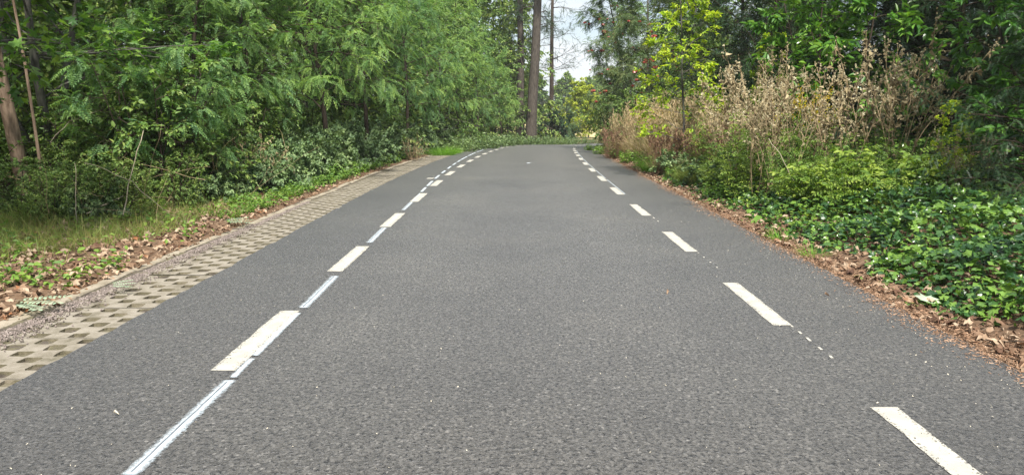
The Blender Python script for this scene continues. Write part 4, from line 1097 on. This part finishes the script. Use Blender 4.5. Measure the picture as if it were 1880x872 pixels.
rowan_tree(1150, 37.5, 'rowan with red berries standing farther back at the edge of the sky gap', 2.9, .95, 91)
place(P['robinia2'], 'robinia_tree', 'feathery robinia leaning over the road from the right, against the sky', 'tree', spot(1165, 44.0), 2.0, 1.0)
place(P['beech'], 'hornbeam_sapling', 'slender yellow green sapling with tiers of bright leaves on the right', 'tree', spot(1258, 17.2), .6, 1.0)
place(P['beech'], 'hornbeam_sapling', 'smaller yellow green sapling behind the tan seed stalks', 'tree', spot(1400, 16.0), 2.1, .55)
place(P['beech'], 'hornbeam_sapling', 'tiny sparse yellow green sapling before the dark hollow on the right', 'tree', spot(1735, 9.4), 1.1, .25)
place(P['laurel'], 'laurel_shrub', 'bright glossy laurel behind the tan seed stalks', 'shrub', spot(1520, 14.0), .2, 1.15)
place(P['yew'], 'yew_tree', 'dark yew between the bright laurel and the yellow green sapling', 'tree', spot(1400, 17.5), 1.7, .85)
place(P['laurel_big'], 'laurel_shrub', 'large leaved laurel filling the upper right corner', 'shrub', spot(1905, 9.9), .9, .85)
place(P['yew'], 'yew_tree', 'dark yew with flat needle sprays at the right edge, nearest the ivy', 'tree', spot(1890, 8.3), .4, .46)
for px, Y, sc, lab in [(1690, 17.0, 1.05, 'very dark yew behind the seed stalks, left side of the hollow'), (1790, 15.0, 1.0, 'very dark yew at the back of the hollow by the laurel'), (1600, 20.0, 1.15, 'dark yew rising behind the bright laurel'), (1880, 13.0, 1.0, 'dark yew behind the large leaved laurel'), (1730, 13.6, .9, 'very dark yew in the middle of the hollow beside the laurel'), (1660, 14.6, 1.0, 'very dark yew directly behind the rightmost seed stalks'), (1450, 20.0, 1.2, 'dark yew topping the tan stalks left of the bright laurel'), (1350, 23.0, 1.2, 'dark yew directly behind the yellow green sapling')]:
    place(P['yew'], 'yew_tree', lab, 'tree', spot(px, Y), rz(), sc, 'yews on the right')
for (X, Y) in [(8.5, 25), (11.5, 22), (7.0, 30), (10.5, 30), (14.5, 24), (16, 19), (9.0, 37), (12.5, 36), (9.8, 43), (11.5, 45), (17, 30), (12.0, 52), (14, 17), (13, 52), (19, 24)]:
    place(P['broad%d' % R3.randint(0, 1)], 'leafy_tree', 'leafy tree closing the view behind the shrubs on the right', 'tree', (X, Y, float(gz(X, Y)) - .1), rz(), R3.uniform(.95, 1.25), 'trees deep in the right wood')
for (px, Y, sc) in [(1130, 30, 1.1), (1185, 26, 1.1), (1235, 24, 1.1), (1300, 21, 1.0), (1340, 18, .9), (1135, 36, 1.0), (1420, 16.8, .9), (1290, 25, 1.3), (1130, 42, 1.0)]:
    place(P['shrub'], 'roadside_shrub', 'green small leaved shrub behind the dry grasses on the right', 'shrub', spot(px, Y), rz(), sc, 'shrubs behind the dry grasses')
for (px, Y, sc) in [(1150, 26, .9), (1175, 24, 1.0), (1200, 22.5, 1.0), (1225, 21.0, 1.0), (1255, 20.0, .95), (1285, 18.5, 1.0), (1310, 17.2, .9), (1190, 27, 1.1), (1330, 15.5, .85), (1245, 22.5, 1.1), (1135, 30, .9)]:
    place(P['drygrass'], 'dry_grass_clump', 'tall tan dry grass clump with feathery tops on the right verge', 'grass clump', spot(px, Y), rz(), sc * 1.12, 'dry grass clumps on the right verge')
for (px, Y, sc, lab) in [(1225, 17.6, 1.0, 'rusty brown dead plant low by the road, nearest the bright grass'), (1290, 15.6, .95, 'rusty brown dead plant right of the dark leafy gap'), (1130, 25.5, 1.0, 'reddish brown dead plant far along the right edge'), (1300, 19.5, 1.35, 'tall rust coloured plant behind the tan grasses'), (1355, 14.5, 1.1, 'rust coloured plant at the left foot of the seed stalks')]:
    place(P['rustplant'], 'rusty_seed_plant', lab, 'dead plant', spot(px, Y), rz(), sc, 'rusty plants on the right verge')
place(P['goldenrod'], 'goldenrod', 'goldenrod with yellow flower tops, left one above the tan grass', 'flower', spot(1192, 23.0), rz(), 1.15)
place(P['goldenrod'], 'goldenrod', 'goldenrod with yellow flower tops, right one nearer the sapling', 'flower', spot(1222, 21.6), rz(), 1.15)
place(P['goldenrod'], 'goldenrod', 'yellow goldenrod among the tan seed stalks', 'flower', spot(1462, 12.8), rz(), 1.25)
seeds = [(1368, 12.6, 0, .95), (1392, 11.6, 1, .85), (1430, 11.4, 0, 1.0), (1462, 11.8, 2, 1.0), (1540, 11.3, 2, 1.05), (1618, 11.4, 0, 1.12), (1648, 10.9, 1, .9), (1410, 13.2, 1, 1.05), (1345, 14.2, 2, 1.15)]
for px, Y, k, sc in seeds:
    place(P['seed%d' % k], 'seedhead_plant', 'tall dead brown stalks with fluffy seed heads on the right bank', 'dead plant', spot(px, Y), rz(), sc * 1.27, 'dead seed stalks on the right bank')
place(P['seed2'], 'seedhead_plant', 'short dead seed stalk standing alone before the yew at the edge of the hollow', 'dead plant', spot(1772, 9.2), rz(), .62)
for px, Y, k, sc in [(1525, 10.0, 'elder', 1.15), (1585, 9.7, 'elder_fine', 1.15), (1625, 10.0, 'elder', 1.25), (1500, 10.4, 'elder_fine', 1.0), (1660, 10.4, 'elder_fine', 1.1), (1460, 10.9, 'elder', .6), (1710, 10.6, 'elder', .8), (1370, 12.6, 'elder', .8), (1560, 10.4, 'elder_fine', .95), (1760, 10.6, 'elder', .7), (1330, 13.6, 'elder_fine', .8)]:
    place(P[k], 'ground_elder_clump', 'yellow green ground elder clump at the foot of the seed stalks', 'weed', spot(px, Y), rz(), sc, 'ground elder under the seed stalks')
for px, Y, k, sc, lab in [(1205, 18.6, 'bright_tuft', .9, 'bright green grass tuft spilling to the road edge under the rusty plant'), (1285, 14.6, 'green_tuft', .7, 'tall olive grass tuft at the road edge below the rusty plants'), (1262, 15.2, 'green_tuft', .6, 'olive grass tuft left of the taller one at the road edge'), (1498, 7.6, 'small_tuft', 1.0, 'tiny grass tuft in the litter at the ivy edge'), (1440, 8.6, 'small_tuft', 1.2, 'small grass tuft between the dock leaves and the road'), (1665, 8.3, 'small_tuft', 1.6, 'light green grass tuft growing up through the ivy')]:
    place(P[k], 'grass_tuft', lab, 'grass tuft', spot(px, Y), rz(), sc)
for px, Y, sc, lab in [(1408, 10.0, 1.0, 'broad leaved dock at the road edge left of the ivy'), (1372, 11.2, .8, 'smaller dock beside the road left of the broad leaved one'), (1438, 11.0, 1.1, 'dock with upright leaves below the seed stalks')]:
    place(P['dock'], 'dock_plant', lab, 'weed', spot(px, Y), rz(), sc)
for px, Y, sc in [(1110, 29, .9), (1140, 25.5, .9), (1165, 22.4, .9), (1190, 20.0, .8), (1245, 16.5, .6), (1090, 34, .9), (1330, 12.4, .7)]:
    place(P['nettle'], 'verge_weed', 'green leafy weed at the right road edge below the dry grasses', 'weed', spot(px, Y), rz(), sc, 'weeds along the right road edge')
for px, Y, sc in [(1255, 17.3, .75), (1320, 14.6, .7), (1390, 13.4, .8)]:
    place(P['bramble'], 'bramble_bush', 'dark bramble in the shade under the rusty plants', 'bush', spot(px, Y), rz(), sc, 'brambles under the rusty plants')

for px, Y, sc in [(1350, 13.2, .95), (1380, 12.0, .9), (1445, 11.2, .8), (1400, 12.4, 1.1), (1480, 11.5, .8), (1335, 14.6, 1.0), (1560, 10.9, .7), (1310, 15.4, .9), (1525, 12.0, 1.0), (1600, 10.7, .7), (1660, 11.6, .8)]:
    place(P['mugwort'], 'mugwort_plant', 'leafy yellow green upright weed growing among the dead seed stalks', 'weed', spot(px, Y), rz(), sc, 'green weeds among the seed stalks')

# small things in the litter on the right
g = Geo(); g.inst(T_MAPLE[0], np.zeros((1, 3)), frames(np.array([[.8, .5, .1]]), np.array([[0, -.2, 1.]])), np.array([.17]))
o = obj('fallen_maple_leaf', g.mesh('fallen_maple_leaf', M['frond_cut'])); X, Y = U(5.6, 3.14), 5.6; o.location = (X, Y, float(gz(X, Y)) + .045)
tag(o, 'large pale green maple leaf lying on the litter before the ivy', 'leaf')
a = (U(4.6, 3.02), 4.6, .05); b = (U(4.35, 3.45), 4.35, .07)
stem_thing('fallen_twig', a, b, .006, 'bark_dark', 'thin dark twig lying on the chips at the right edge', 'twig', .01, seed=9)
stem_thing('bare_stick', pix(1405, 255, 11.0), pix(1458, 335, 10.4), .008, 'palewood', 'pale dead stem slanting down left of the ground elder', 'stick', .03, seed=10)
stem_thing('bare_stick', pix(1625, 210, 11.0), pix(1560, 150, 11.4), .008, 'palewood', 'pale bent stalk leaning among the right seed stalks', 'stick', .03, seed=11)

# ------------------------------------------------------------------ thin air between the camera and the far trees
hz = bpy.data.materials.new('haze'); hz.use_nodes = True
hz.node_tree.nodes.clear()
ho = hz.node_tree.nodes.new('ShaderNodeOutputMaterial'); hv = hz.node_tree.nodes.new('ShaderNodeVolumePrincipled')
hv.inputs['Color'].default_value = (0.86, 0.92, 0.95, 1); hv.inputs['Density'].default_value = 0.0005; hv.inputs['Anisotropy'].default_value = 0.1
hz.node_tree.links.new(hv.outputs[0], ho.inputs['Volume'])
hb = Geo(); X0, X1, Y0, Y1, Z0, Z1 = -620.0, 640.0, -60.0, 1540.0, -4.0, 40.0
hb.add([(X0, Y0, Z0), (X1, Y0, Z0), (X1, Y1, Z0), (X0, Y1, Z0), (X0, Y0, Z1), (X1, Y0, Z1), (X1, Y1, Z1), (X0, Y1, Z1)], [[0, 3, 2, 1], [4, 5, 6, 7], [0, 1, 5, 4], [1, 2, 6, 5], [2, 3, 7, 6], [3, 0, 4, 7]])
tag(obj('haze', hb.mesh('haze', hz)), kind='stuff')
